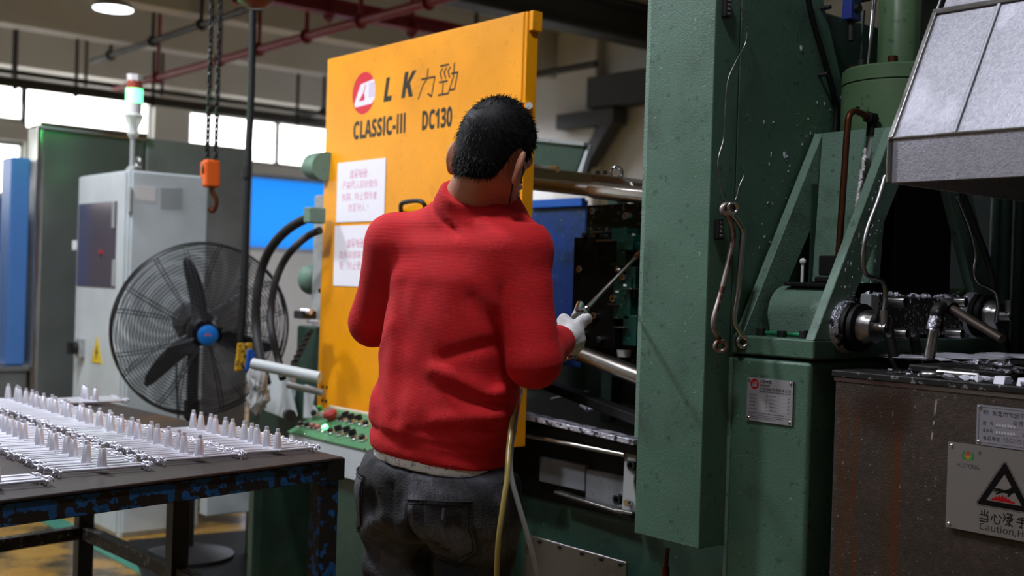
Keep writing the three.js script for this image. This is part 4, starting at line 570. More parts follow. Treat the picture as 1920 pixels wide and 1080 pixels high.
// ---------------------------------------------------------------- left background: cabinet, tower light, steel oven, hoist, fan
{
  const c = at(240, 318, 5.57), x1 = c.x, z1 = c.z, z0 = onX(392, 322, x1).z, x0 = onZ(148, 330, z1).x, yT = c.y, t = thing('electric_cabinet', 'tall pale grey electric cabinet standing behind the fan', 'cabinet', [(x0 + x1) / 2, 0, (z0 + z1) / 2]);
  obj('cabinet_body', box(x0, x1 - 0.012, 0.0, yT, z0, z1 - 0.012, 0.004), M.cabinet, t);
  const d = obj('side_door', box(x1 - 0.012, x1, 0.02, yT - 0.006, z0 + 0.004, z1 - 0.025, 0.004), M.cabinet, t);
  const px = (a, b) => onX(a, b, x1 + 0.001);
  for (let i = 0; i < 9; i++) obj('louvre', bar(px(300, 353 + i * 4.6), px(341, 354 + i * 4.6), 0.006, 0.004, 0.001), M.greyPaint, d);
  obj('label', cbox(px(273, 363), 0.002, 0.07, 0.1, 0), std({ color: 0xd6d2cf, roughness: 0.6 }), d);
  obj('hinge', [box(x1 - 0.01, x1 + 0.012, px(240, 398).y, px(240, 350).y, z1 - 0.02, z1 - 0.008)], M.greyPaint, t);
  const pz = (a, b) => onZ(a, b, z1 + 0.001), w0 = pz(149, 383), w1 = pz(215, 540);
  const f = obj('front_door', box(x0 + 0.004, x1 - 0.03, 0.02, yT - 0.006, z1 - 0.012, z1, 0.004), M.cabinet, t);
  obj('window', box(w0.x, w1.x, w1.y, w0.y, z1, z1 + 0.004, 0.002), std({ color: 0x57525e, roughness: 0.12, metalness: 0.2 }), f); obj('red_lamp', cyl(pz(189, 473), pz(193, 473).add(V(0, 0, 0.006)), 0.012), std({ color: 0xb03038, roughness: 0.3 }), f);
  for (const y of [403, 512]) obj('window_hinge', cbox(pz(215, y), 0.025, 0.13, 0.02, 0.003), M.greyPaint, f);
  const sw = pz(153, 652); obj('main_switch', [cbox(sw.clone().add(V(0.01, 0, 0.01)), 0.07, 0.1, 0.03, 0.006)], M.greyPaint, f); obj('switch_knob', [cyl(sw.clone().add(V(0, 0, 0.02)), sw.clone().add(V(0, 0, 0.05)), 0.032), cbox(sw.clone().add(V(0, 0, 0.06)), 0.02, 0.06, 0.03, 0.004)], M.black, f);
  const wp = pz(182, 658); obj('warning_label', prism([[wp.x - 0.07, wp.y - 0.06], [wp.x + 0.07, wp.y - 0.06], [wp.x, wp.y + 0.075]], 'z', z1 + 0.001, z1 + 0.003, 0), std({ color: 0xe0c020, roughness: 0.5 }), f); obj('bolt_mark', prism([[wp.x + 0.012, wp.y + 0.03], [wp.x - 0.016, wp.y - 0.012], [wp.x - 0.002, wp.y - 0.01], [wp.x - 0.012, wp.y - 0.045], [wp.x + 0.016, wp.y], [wp.x + 0.002, wp.y - 0.001]], 'z', z1 + 0.003, z1 + 0.0045, 0), M.black, f);
  obj('lifting_eye', [new THREE.TorusGeometry(0.024, 0.009, 8, 18).translate(x1 - 0.05, yT + 0.04, z1 - 0.07), cyl(V(x1 - 0.05, yT, z1 - 0.07), V(x1 - 0.05, yT + 0.02, z1 - 0.07), 0.018)], M.steel, t);
  obj('tag', cbox(pz(140, 460), 0.05, 0.05, 0.01), M.white, t);
  // tower light
  const b = V(x1 - 0.1, yT, z1 - 0.06), Y = (y) => b.clone().setY(y), s = thing('tower_light', 'signal tower light with a glowing green segment, half wrapped in plastic bag', 'signal light', b), yy = (py) => onX(232, py, b.x).y;
  obj('pole', cyl(b, Y(yy(222)), 0.012), M.greyPaint, s); obj('base', lathe(b, UPV, [[0, 0], [0.03, 0], [0.03, 0.012], [0.012, 0.03], [0, 0.03]], 18), M.greyPaint, s);
  obj('plastic_bag', lathe(Y(yy(258)), UPV, [[0.018, 0], [0.032, 0.02], [0.026, 0.05], [0.034, 0.08], [0.044, 0.11], [0.040, 0.12]].map(([r, y], i) => [r * (1 + 0.1 * Math.sin(i * 5)), y]), 9), phys({ color: 0xe8eee8, roughness: 0.5, transmission: 0.4, thickness: 0, side: THREE.DoubleSide }), s);
  obj('lower_segment', lathe(Y(yy(222)), UPV, [[0, 0], [0.034, 0.01], [0.038, 0.09], [0, 0.09]], 20), M.white, s);
  obj('green_signal', lathe(Y(yy(191)), UPV, [[0, 0], [0.04, 0], [0.04, 0.068], [0, 0.068]], 22), std({ color: 0xc8ffd8, emissive: 0x4dff86, emissiveIntensity: 4 }), s);
  obj('red_signal', lathe(Y(yy(165)), UPV, [[0, 0], [0.036, 0], [0.036, 0.04], [0, 0.04]], 22), std({ color: 0xa84a3c, roughness: 0.3 }), s);
  obj('clear_cap', [lathe(Y(yy(152)), UPV, [[0.03, 0], [0.036, 0.0], [0.04, 0.036], [0.028, 0.02], [0, 0.018]], 8)], M.white, s);
  const l = new THREE.PointLight(0x30ff70, 0.45, 0, 2); l.position.copy(Y(yy(180))); l.castShadow = true; l.shadow.radius = 1.5; l.name = 'green_signal_light'; scene.add(l);
}
{ // stainless oven behind the cabinet
  const c = at(75, 229, 6.25), X1 = c.x, z1 = c.z, z0 = onX(478, 277, X1).z, yT = c.y, t = thing('steel_oven', 'large stainless steel casing with rolled edges behind the grey cabinet', 'oven', [X1 - 0.4, 0, (z0 + z1) / 2]);
  const zs = onX(274, 255, X1).z, xb = onZ(50, 250, z1).x;
  obj('front_panel', box(xb, X1, 0.0, yT, zs, z1, 0.03), std({ color: 0x858a86, metalness: 0.75, roughness: 0.25, bumpMap: tex(256, (u, v) => fbm(u, v, 3, 2, 250), false, 1), bumpScale: 0.03 }), t);
  obj('rear_panel', box(xb, X1 - 0.015, 0.0, yT - 0.02, z0, zs - 0.01, 0.01), M.greySteel, t);
  obj('rolled_edge', [cyl(V(X1, yT - 0.02, zs), V(X1, yT - 0.02, z1), 0.022), cyl(V(X1 - 0.01, 0.1, z1 - 0.01), V(X1 - 0.01, yT - 0.02, z1 - 0.01), 0.02)], M.chrome, t);
  solo('blue_locker', box(xb - 0.02, X1 - 0.06, 0.75, 1.86, z1 + 0.02, z1 + 0.12, 0.012), std({ color: 0x4a78b8, roughness: 0.35, metalness: 0.2 }), 'light blue steel locker at the left edge of the steel casing', 'locker');
  solo('steel_stand', [box(xb - 0.1, X1 - 0.04, 0.0, 0.72, z1 + 0.01, z1 + 0.2, 0.01), box(xb - 0.14, X1 - 0.02, 0.72, 0.75, z1 + 0.005, z1 + 0.24, 0.006)], M.stainless, 'steel stand carrying the light blue locker', 'stand');
  const r = thing('storage_rack', 'grey rack of stacked boards far at the left edge', 'rack', [-12.6, 0, -2.8]);
  for (const z of [-4.2, -3.0, -1.8]) obj('upright', box(-12.9, -12.82, 0, 1.3, z, z + 0.07), M.pipeDark, r); for (let i = 0; i < 4; i++) obj('shelf', box(-13.1, -12.8, 0.3 + i * 0.3, 0.5 + i * 0.3, -4.2, -1.8, 0.01), i % 2 ? M.cabinet : M.wall, r);
}
{ // chain hoist
  const p0 = at(397, -20, 5), hook = at(396, 300, 5), t = thing('chain_hoist', 'steel hoist chain with an orange hook block beside the grey cabinet', 'hoist', hook.clone().setY(at(396, 395, 5).y));
  const link = new THREE.TorusGeometry(0.0105, 0.0045, 6, 12).scale(0.8, 1.6, 1);
  for (const dx of [-0.017, 0.019]) { const gs = []; for (let i = 0; i < 45; i++) { const y = hook.y + 0.01 + i * 0.0245; gs.push(link.clone().rotateY(i % 2 ? 0.4 : 1.9).translate(hook.x + dx * 0.643, y, hook.z - dx * 0.766)); } obj('chain', gs, M.darkSteel, t); }
  const B = (a, b) => at(a, b, 5);
  obj('hook_block', [bar(B(396, 300), B(396, 352), 0.07, 0.045, 0.012), bar(B(384, 303), B(384, 335), 0.03, 0.03, 0.006)], M.orange, t);
  obj('hook_block_side', cyl(B(385, 318), B(382, 318), 0.03), std({ color: 0x2c2320, roughness: 0.6 }), t);
  obj('hook', tube([B(397, 350), B(399, 362), B(405, 372), B(404, 388), B(398, 396), B(393, 390)], 0.011, 40, 10), M.copper, t);
  const h = thing('hoist_motor', 'orange and black hoist body at the top edge with a cable hanging down', 'hoist', B(478, 12));
  obj('motor_body', lathe(at(478, 16, 5), UPV, [[0, 0], [0.04, 0.004], [0.075, 0.03], [0.088, 0.07], [0.088, 0.3], [0, 0.3]], 28), std({ map: tex(256, (u, v) => mixc([0.62, 0.30, 0.16], [0.16, 0.10, 0.09], sstep(0.46, 0.62, fbm(u, v, 5, 4, 260))), true, 4), roughness: 0.45 }), h);
  const ca = thing('hoist_cable', 'thick dark cable hanging straight from the orange hoist body', 'cable', B(458, 640));
  obj('cable_run', tube([B(474, 20), B(473, 80), B(470, 200), B(465, 300), B(462, 380), B(459, 480), B(456, 560), B(450, 640)], 0.0155, 60, 12), M.rubber, ca); obj('clamp', cyl(B(463, 312), B(462, 334), 0.021), M.rubber, ca);
}
{ // hydraulic hoses
  const hose = (label, pts, r) => { const P = pts.map(([a, b, d]) => at(a, b, d)), t = thing('hydraulic_hose', label, 'hose', P[P.length - 1]); obj('hose_run', tube(P, r, 90, 14), M.rubber, t); };
  hose('thick black hydraulic hose, left of the two arching beside the door', [[596, 402, 4.45], [570, 412, 4.5], [540, 430, 4.55], [510, 462, 4.6], [492, 500, 4.65], [482, 550, 4.65], [480, 610, 4.65], [486, 660, 4.6], [500, 720, 4.55]], 0.0185);
  hose('thinner black hydraulic hose, right of the two arching beside the door', [[600, 432, 4.45], [578, 442, 4.5], [552, 464, 4.5], [530, 494, 4.55], [516, 530, 4.55], [508, 580, 4.55], [511, 630, 4.5], [522, 675, 4.5], [530, 710, 4.45]], 0.0145);
  const s = (name, label, cat, c, m, k) => solo(name, Array.from({ length: k }, (_, i) => bar(at(c[0] + (i % 3) * 9 + rnd() * 3, c[1] + (i % 2) * 5, 4.7 + i * 0.01), at(c[0] - 6 + (i % 3) * 8 + rnd() * 4, c[2] + rnd() * 6, 4.7 + i * 0.01), 0.024, 0.012, 0.004)), m, label, cat);
  s('strap_bundle', 'yellow and black strap bundle hanging behind the fan blade', 'strap', [450, 643, 692], std({ map: tex(128, (u, v) => mixc([0.78, 0.60, 0.08], [0.1, 0.09, 0.06], sstep(0.62, 0.66, fbm(u, v, 8, 2, 270))), true, 10), roughness: 0.6 }), 7);
  s('blue_cloth', 'strip of bright blue cloth hanging behind the yellow strap bundle', 'cloth', [468, 655, 695], M.bluePanel, 4);
  const fp = solo('plastic_wrap', Array.from({ length: 14 }, (_, i) => blob(at(470 + rnd() * 24, 705 + rnd() * 55, 4.4), 0.03, 0.05, 0.02, 0.5, 0)), phys({ color: 0xc8cccc, roughness: 0.35, transmission: 0.4, thickness: 0 }), 'crumpled clear plastic wrap hanging at the grey gusset', 'plastic wrap');
}
{ // pedestal fan: built round its hub, facing +z
  const hub = at(377, 617, 5.05), t = local('pedestal_fan', 'large black pedestal fan with a wire guard and a blue hub cap', 'fan', hub);
  const head = new THREE.Group();
  const R = 0.374, wire = std({ color: 0x4a4c50, metalness: 0.6, roughness: 0.4 }), zf = (r) => 0.04 + 0.085 * Math.sqrt(Math.max(0, 1 - (r / R) ** 2)), zb = (r) => -0.02 - 0.11 * Math.sqrt(Math.max(0, 1 - (r / R) ** 2));
  const q = new THREE.Quaternion().setFromEuler(new THREE.Euler(0.16, 1.36, 0, 'YXZ')), rot = (g) => g.applyQuaternion(q);
  const rings = (z, n) => Array.from({ length: n }, (_, i) => { const r = 0.07 + (R - 0.07) * (i / (n - 1)); return rot(new THREE.TorusGeometry(r, 0.0019, 5, 60).translate(0, 0, z(r))); });
  const spokes = (z, n, off) => { const g = []; for (let i = 0; i < n; i++) for (const e of [-0.03, 0.03]) { const a = i / n * Math.PI * 2 + off, P = []; for (let k = 0; k <= 6; k++) { const r = 0.06 + (R - 0.06) * k / 6; P.push(V(Math.cos(a + e * (1.6 - k / 6)) * r, Math.sin(a + e * (1.6 - k / 6)) * r, z(r) + 0.003)); } g.push(rot(new THREE.TubeGeometry(new THREE.CatmullRomCurve3(P), 10, 0.0028, 5))); } return g; };
  obj('front_guard', [...rings(zf, 25), ...spokes(zf, 8, 0.28)], wire, t); obj('rear_guard', [...rings(zb, 25), ...spokes(zb, 8, 0.6)], wire, t);
  obj('rim', [rot(new THREE.TorusGeometry(R, 0.0055, 8, 72).translate(0, 0, 0.03)), rot(new THREE.TorusGeometry(R, 0.004, 8, 72).translate(0, 0, -0.015))], M.plasticBlack, t);
  const blade = () => { const pr = [[0.05, -0.03], [0.10, -0.048], [0.18, -0.05], [0.25, -0.042], [0.30, -0.028], [0.325, -0.008], [0.322, 0.006], [0.30, 0.014], [0.2, 0.02], [0.12, 0.026], [0.10, 0.036], [0.05, 0.03]];
    const g = new THREE.ExtrudeGeometry(new THREE.Shape(pr.map(([x, y]) => new THREE.Vector2(x, y))), { depth: 0.005, bevelEnabled: true, bevelSize: 0.002, bevelThickness: 0.002, bevelSegments: 1 }); const p = g.attributes.position; for (let i = 0; i < p.count; i++) { const y = p.getY(i), a = 0.5 - p.getX(i) * 0.8; p.setXYZ(i, p.getX(i), y * Math.cos(a), p.getZ(i) + y * Math.sin(a)); } g.computeVertexNormals(); return g; };
  for (const a of [107, -13, 227]) obj('blade', rot(blade().rotateZ(a * Math.PI / 180).translate(0, 0, 0.03)), M.plasticBlack, t);
  obj('hub', rot(lathe(V(0, 0, -0.02), V(0, 0, 1), [[0, 0], [0.06, 0], [0.065, 0.06], [0.05, 0.08], [0, 0.085]], 30)), M.plasticBlack, t);
  obj('hub_cap', rot(lathe(V(0, 0, zf(0.05)), V(0, 0, 1), [[0, 0], [0.043, 0], [0.043, 0.006], [0.038, 0.009], [0, 0.010]], 30)), std({ color: 0x1478d2, roughness: 0.4 }), t);
  obj('cap_mark', [-0.012, -0.002, 0.009].map((x, i) => rot(cbox(V(x, 0.002 + 0.004 * (i % 2), zf(0.05) + 0.0103), 0.009, 0.006, 0.0008, 0))), std({ color: 0xd05060 }), t);
  obj('motor', rot(lathe(V(0, 0, -0.22), V(0, 0, 1), [[0, 0], [0.05, 0.005], [0.085, 0.03], [0.09, 0.14], [0.07, 0.2], [0, 0.2]], 28)), M.plasticBlack, t);
  obj('pole', [cyl(V(-0.13, -hub.y + 0.05, -0.03), V(-0.13, -0.02, -0.03), 0.026), cyl(V(-0.13, -0.4, -0.03), V(-0.13, -0.32, -0.03), 0.036)], M.plasticBlack, t);
  obj('base', lathe(V(-0.13, -hub.y + 0.021, -0.03), UPV, [[0, 0], [0.2, 0], [0.2, 0.015], [0.06, 0.05], [0, 0.05]], 36), M.plasticBlack, t);
  obj('power_cord', tube([V(-0.1, 0.02, 0.03), V(-0.06, -0.02, 0.07), V(-0.08, -0.2, 0.07), V(-0.09, -0.4, 0.05), V(-0.1, -0.8, 0.05)], 0.004), M.rubber, t);
}
// ---------------------------------------------------------------- work table and castings
{
  const yT = 0.80, FR = [-2.640, -1.655], BR = [-4.27, -1.60], FL = [-2.36, -0.15], BL = [-4.0, -0.10], t = thing('work_table', 'steel work table with a dark worn top and chipped blue frame', 'table', [-3.3, 0, -0.9]);
  obj('table_top', prism([FR, FL, BL, BR], 'y', yT - 0.008, yT, 0.002), M.tableTop, t);
  const seg = (a, b, y0, y1, o = 0.02) => bar(V(a[0], (y0 + y1) / 2, a[1]), V(b[0], (y0 + y1) / 2, b[1]), 0.04, y1 - y0, 0.003);
  const inn = (p, dx, dz) => [p[0] + dx, p[1] + dz];
  obj('frame_rail', seg(inn(FR, -0.025, 0.03), inn(FL, -0.025, 0), yT - 0.058, yT - 0.01), M.tableFrame, t); obj('frame_rail', seg(inn(FR, -0.03, 0.03), inn(BR, 0.03, 0.03), yT - 0.058, yT - 0.01), M.tableFrame, t); obj('frame_rail', seg(inn(BR, 0.03, 0.03), inn(BL, 0.03, -0.03), yT - 0.058, yT - 0.01), M.tableFrame, t); obj('frame_rail', seg(inn(BL, 0.03, -0.03), inn(FL, -0.03, -0.03), yT - 0.058, yT - 0.01), M.tableFrame, t);
  const legs = [inn(FR, -0.035, 0.035), inn(FL, -0.035, -0.035), inn(BL, 0.035, -0.035), inn(BR, 0.035, 0.035), [-3.50, -1.59]];
  legs.forEach(([x, z], i) => obj('leg', box(x - 0.028, x + 0.028, 0, yT - 0.058, z - 0.028, z + 0.028, 0.004), i === 0 ? M.tableFrame : M.black, t));
  const st = (a, b) => obj('stretcher', seg(a, b, 0.30, 0.345), M.darkSteel, t); st(legs[0], legs[3]); st(legs[3], legs[2]); st(legs[2], legs[1]);
  obj('corner_pad', box(FR[0] - 0.05, FR[0] + 0.004, yT - 0.06, yT - 0.002, FR[1] - 0.004, FR[1] + 0.05, 0.004), M.black, t);
  // one casting: a sprue cone, a runner and thin bars to both sides with pinned end pieces
  const make = (label, group, p) => {
    const o = local('zinc_casting', label, 'casting', p, group);
    obj('sprue_cone', lathe(V(0, 0.010, 0), UPV, [[0, 0], [0.0135, 0], [0.012, 0.008], [0.0072, 0.046], [0.0055, 0.048], [0.005, 0.057], [0, 0.058]], 10), M.alu, o);
    obj('runner', [box(-0.026, 0.026, 0.010, 0.016, -0.006, 0.006, 0.002)], M.alu, o);
    for (const s of [-1, 1]) { for (const x of [-0.017, 0.017]) obj('bar', [cyl(V(x, 0.012, s * 0.006), V(x * 0.9, 0.013, s * 0.098), 0.0042, 0.0036, 8)], M.alu, o);
      obj('end_piece', [box(-0.026, 0.026, 0.008, 0.014, s * 0.097, s * 0.104, 0.002), ...[-0.024, -0.008, 0.008, 0.024].map((x, i) => new THREE.TorusGeometry(0.005, 0.0022, 5, 9).rotateX(0.6 + i).translate(x, 0.012 + (i % 2) * 0.004, s * 0.110))], M.alu, o);
      obj('pins', [-0.022, 0.0, 0.022].map((x) => cyl(V(x, 0, s * 0.104), V(x, 0.010, s * 0.104), 0.003, 0.003, 7)), M.alu, o); }
    return o;
  };
  const ORD = ['last', 'second', 'third', 'fourth', 'fifth', 'sixth', 'seventh', 'eighth', 'ninth', 'tenth', 'eleventh', 'twelfth', 'thirteenth'];
  const rowOf = (name, group, x0, x1, z, n, few) => { let src; for (let i = 0; i < n; i++) {
    const p = V(mix(x0, x1, n > 1 ? i / (n - 1) : 0) + (rnd() - 0.5) * 0.014, yT + 0.0005, z + (rnd() - 0.5) * 0.02), ry = (rnd() - 0.5) * 0.07;
    const near = n - 1 - i <= i, k = near ? n - 1 - i : i, label = few ? few[i] : 'zinc casting with upright sprue, ' + ORD[k] + ' from the ' + (near ? 'right' : 'left') + ' end of ' + name;
    if (!src) { src = make(label, group, p); src.rotation.y = ry; } else copyOf(src, p, label, ry); } };
  rowOf('the longest row', 'castings of the longest row', -4.24, -2.74, -1.29, 26);
  rowOf('the middle row', 'castings of the nearer middle row', -3.62, -2.70, -1.03, 17);
  rowOf('', 'castings at the front left edge', -2.65, -2.60, -0.77, 2, ['zinc casting at the left picture edge, left of the two nearest ones', 'zinc casting near the left picture edge, right of the two nearest ones']);
  rowOf('the row beside the console', 'castings of the right hand row', -3.24, -2.76, -1.52, 11);
  rowOf('', 'castings at the far end', -4.18, -4.06, -1.52, 3, ['zinc casting at the far table end, leftmost of the three there', 'zinc casting at the far table end, middle one of the three there', 'zinc casting at the far table end, rightmost of the three there']);
  solo('drip_tray', prism([[240, 1012], [480, 992], [520, 1120], [300, 1150]].map(([a, b]) => { const p = onY(a, b, 0.02); return [p.x, p.z]; }), 'y', 0, 0.02, 0.004), M.oily, 'flat black drip tray on the floor behind the work table', 'tray');
  // floor litter
  solo('crumpled_paper', Array.from({ length: 10 }, (_, i) => blob(V(-3.75 + rnd() * 0.3, 0.03, -2.02 + rnd() * 0.1), 0.09, 0.03, 0.06, 0.4, 1)), M.cabinet, 'crumpled pale paper on the floor under the console', 'paper');
  solo('cloth_rag', Array.from({ length: 8 }, (_, i) => blob(V(-4.1 + rnd() * 0.3, 0.04, -1.88 + rnd() * 0.1), 0.08, 0.04, 0.06, 0.4, 1)), std({ color: 0x2d2f3a, roughness: 0.9 }), 'dark cloth rag on the floor behind the table leg', 'rag');
}
// ---------------------------------------------------------------- the worker
function surfaceNets(f, lo, hi, h) {
  const nx = Math.ceil((hi.x - lo.x) / h) + 1, ny = Math.ceil((hi.y - lo.y) / h) + 1, nz = Math.ceil((hi.z - lo.z) / h) + 1, F = new Float32Array(nx * ny * nz), id = (i, j, k) => (k * ny + j) * nx + i, p = V();
  const B = 5, far = 0.866 * B * h * 1.5 + 0.012;                           // blocks far from the surface keep one value
  for (let K = 0; K < nz; K += B) for (let J = 0; J < ny; J += B) for (let I = 0; I < nx; I += B) {
    const d = f(p.set(lo.x + (I + B / 2) * h, lo.y + (J + B / 2) * h, lo.z + (K + B / 2) * h)), skip = Math.abs(d) > far;
    for (let k = K; k < Math.min(nz, K + B); k++) for (let j = J; j < Math.min(ny, J + B); j++) for (let i = I; i < Math.min(nx, I + B); i++) F[id(i, j, k)] = skip ? d : f(p.set(lo.x + i * h, lo.y + j * h, lo.z + k * h));
  }
  const vid = new Int32Array(nx * ny * nz).fill(-1), pos = [], idx = [];
  for (let k = 0; k < nz - 1; k++) for (let j = 0; j < ny - 1; j++) for (let i = 0; i < nx - 1; i++) {
    const c = []; let m = 0; for (let q = 0; q < 8; q++) { c[q] = F[id(i + (q & 1), j + ((q >> 1) & 1), k + (q >> 2))]; if (c[q] < 0) m |= 1 << q; }
    if (m === 0 || m === 255) continue; let n = 0, x = 0, y = 0, z = 0;
    for (let q = 0; q < 8; q++) for (const b of [1, 2, 4]) if (!(q & b)) { const r = q | b; if ((c[q] < 0) !== (c[r] < 0)) { const t = c[q] / (c[q] - c[r]); x += (q & 1) + (b === 1 ? t : 0); y += ((q >> 1) & 1) + (b === 2 ? t : 0); z += (q >> 2) + (b === 4 ? t : 0); n++; } }
    vid[id(i, j, k)] = pos.length / 3; pos.push(lo.x + (i + x / n) * h, lo.y + (j + y / n) * h, lo.z + (k + z / n) * h);
  }
  for (let k = 1; k < nz - 1; k++) for (let j = 1; j < ny - 1; j++) for (let i = 1; i < nx - 1; i++) {
    const a = F[id(i, j, k)] < 0;
    const quad = (b, v0, v1, v2, v3) => { if ((b < 0) === a) return; const q = [v0, v1, v2, v3].map((e) => vid[id(...e)]); if (q.some((e) => e < 0)) return; if (a) idx.push(q[0], q[1], q[2], q[0], q[2], q[3]); else idx.push(q[0], q[2], q[1], q[0], q[3], q[2]); };
    quad(F[id(i + 1, j, k)], [i, j - 1, k - 1], [i, j, k - 1], [i, j, k], [i, j - 1, k]);
    quad(F[id(i, j + 1, k)], [i - 1, j, k - 1], [i - 1, j, k], [i, j, k], [i, j, k - 1]);
    quad(F[id(i, j, k + 1)], [i - 1, j - 1, k], [i, j - 1, k], [i, j, k], [i - 1, j, k]);
  }
  const g = new THREE.BufferGeometry(); g.setAttribute('position', new THREE.Float32BufferAttribute(pos, 3)); g.setIndex(idx); g.computeVertexNormals(); return g;
}
// uv in metres round a vertical axis through (cx, cz), the seam on the side away from dir
function wrapUV(g, cx, cz, r, dir) {
  g = g.toNonIndexed(); const p = g.attributes.position, uv = new Float32Array(p.count * 2), a0 = Math.atan2(dir.x, dir.z);
  const ang = (i) => { let a = Math.atan2(p.getX(i) - cx, p.getZ(i) - cz) - a0; while (a < 0) a += 2 * Math.PI; while (a >= 2 * Math.PI) a -= 2 * Math.PI; return a; };
  for (let i = 0; i < p.count; i += 3) { const a = [ang(i), ang(i + 1), ang(i + 2)], m = Math.max(...a); for (let k = 0; k < 3; k++) { if (m - a[k] > Math.PI) a[k] += 2 * Math.PI; uv[(i + k) * 2] = a[k] * r; uv[(i + k) * 2 + 1] = p.getY(i + k); } }
  g.setAttribute('uv', new THREE.BufferAttribute(uv, 2)); return g;
}
const smin = (a, b, k) => { const h = Math.max(k - Math.abs(a - b), 0) / k; return Math.min(a, b) - h * h * k * 0.25; };
const smax = (a, b, k) => -smin(-a, -b, k);
function cap(p, a, b, ra, rb) { const bx = b.x - a.x, by = b.y - a.y, bz = b.z - a.z, px = p.x - a.x, py = p.y - a.y, pz = p.z - a.z, h = clamp((px * bx + py * by + pz * bz) / (bx * bx + by * by + bz * bz), 0, 1); return Math.hypot(px - bx * h, py - by * h, pz - bz * h) - mix(ra, rb, h); }
const seg2 = (x, y, x0, y0, x1, y1) => { const dx = x1 - x0, dy = y1 - y0, h = clamp(((x - x0) * dx + (y - y0) * dy) / (dx * dx + dy * dy), 0, 1); return Math.hypot(x - x0 - dx * h, y - y0 - dy * h); };
{
  const DP = 2.6, right = V(1, 0, 0).applyAxisAngle(UPV, camera.rotation.y), fwd = V(0, 0, -1).applyAxisAngle(UPV, camera.rotation.y);
  const face = fwd.clone().multiplyScalar(Math.cos(0.52)).addScaledVector(right, Math.sin(0.52)), side = right.clone().multiplyScalar(Math.cos(0.52)).addScaledVector(fwd, -Math.sin(0.52));
  const k = DP / FPX, yOf = (px, py) => at(px, py, DP).y, O = at(823, 960, DP); O.y = 0;
  const man = thing('person', 'worker in a red sweater and dark jeans seen from behind, spraying into the machine', 'person', [O.x, 0, O.z]);
  const tab = (T, y) => { if (y <= T[0][0]) return T[0].slice(1); for (let i = 1; i < T.length; i++) if (y <= T[i][0]) { const t = sstep(T[i - 1][0], T[i][0], y); return T[i].slice(1).map((b, j) => mix(T[i - 1][j + 1], b, mix((y - T[i - 1][0]) / (T[i][0] - T[i - 1][0]), t, 0.5))); } return T[T.length - 1].slice(1); };
  const section = (p, T, grow = 0) => { const [a, b, px, ln] = tab(T, p.y), cx = (px - 823) * k, ex = p.x - O.x - right.x * cx - face.x * ln, ez = p.z - O.z - right.z * cx - face.z * ln, s = ex * side.x + ez * side.z, f = ex * face.x + ez * face.z, A = a + grow, B = b + grow; const q = Math.pow(Math.pow(Math.abs(s / A), 2.3) + Math.pow(Math.abs(f / B), 2.3), 1 / 2.3); return [(q - 1) * Math.min(A, B) * 0.92, s, f]; };
  // y, half width, half depth, picture x of the middle, lean
  const TS = [[0.84, 0.158, 0.118, 822, 0], [0.885, 0.160, 0.120, 822, 0], [0.925, 0.166, 0.124, 823, 0], [0.945, 0.170, 0.127, 824, 0], [0.99, 0.172, 0.126, 826, 0], [1.07, 0.165, 0.118, 830, 0.005], [1.17, 0.168, 0.122, 835, 0.01], [1.27, 0.176, 0.128, 842, 0.02], [1.345, 0.178, 0.118, 848, 0.03], [1.395, 0.150, 0.098, 856, 0.04], [1.43, 0.105, 0.082, 864, 0.05], [1.465, 0.070, 0.068, 871, 0.06], [1.50, 0.05, 0.055, 875, 0.065]];
  const SL = at(738, 452, 2.67), EL = at(700, 604, 2.74), WL = at(775, 596, 2.93), SR = at(972, 478, 2.53), ER = at(1001, 676, 2.48), WR = at(1047, 640, 2.68);
  const NB = at(862, 418, 2.61);
  const hemY = (s) => 0.884 - 0.10 * s;
  const lat = (px) => (px - 832) * k / 0.88, yp = (py) => yOf(840, py);
  const creases = [[778, 540, 800, 775, .020, .0055], [742, 560, 750, 790, .020, .004], [825, 545, 800, 640, .024, .004], [850, 720, 870, 800, .022, .004], [955, 585, 946, 705, .014, .012], [948, 632, 872, 664, .014, .008], [862, 686, 955, 722, .015, -.009], [890, 716, 950, 752, .011, .006], [875, 776, 952, 764, .014, -.006], [830, 800, 945, 792, .010, .005], [720, 806, 830, 826, .010, .004], [830, 826, 948, 846, .010, .004], [905, 560, 945, 610, .018, .006], [725, 520, 712, 640, .014, .008], [735, 470, 800, 515, .035, .003], [1010, 482, 984, 560, .006, .003], [705, 700, 770, 760, .016, .004], [760, 610, 700, 690, .016, -.003]].map(([a, b, c, d, w, e]) => [lat(a), yp(b), lat(c), yp(d), w, e]);
  const C1 = at(864, 396, 2.60), C2 = at(876, 363, 2.575), CN = C2.clone().sub(C1).normalize();
  const torso = (p, grow = 0) => section(p, TS, grow);
  const sweater = (p) => {
    let [d, s, f] = torso(p), y = p.y;
    if (f < 0.03) { const w = sstep(0.03, -0.05, f); for (const c of creases) { const r = seg2(s, y, c[0], c[1], c[2], c[3]); if (r < c[4] * 4) d += w * 1.0 * c[5] * Math.exp(-((r / c[4] / 1.15) ** 2)); } d += w * 0.0015 * Math.sin(s * 38 + y * 9 + 2 * Math.sin(y * 21)) * sstep(1.3, 1.1, y); }
    d += 0.0045 * Math.exp(-(((y - 0.932 + 0.10 * s) / 0.006) ** 2));                     // seam of the waistband
    d = smin(d, smin(cap(p, NB, SL, 0.045, 0.052), cap(p, NB, SR, 0.045, 0.056), 0.04), 0.06);
    const armL = smin(cap(p, SL, EL, 0.060, 0.052), cap(p, EL, WL, 0.053, 0.043), 0.02), wr = p.distanceTo(ER), wl = p.distanceTo(EL);
    let armR = smin(cap(p, SR, ER, 0.068, 0.055), cap(p, ER, WR, 0.053, 0.039), 0.02);
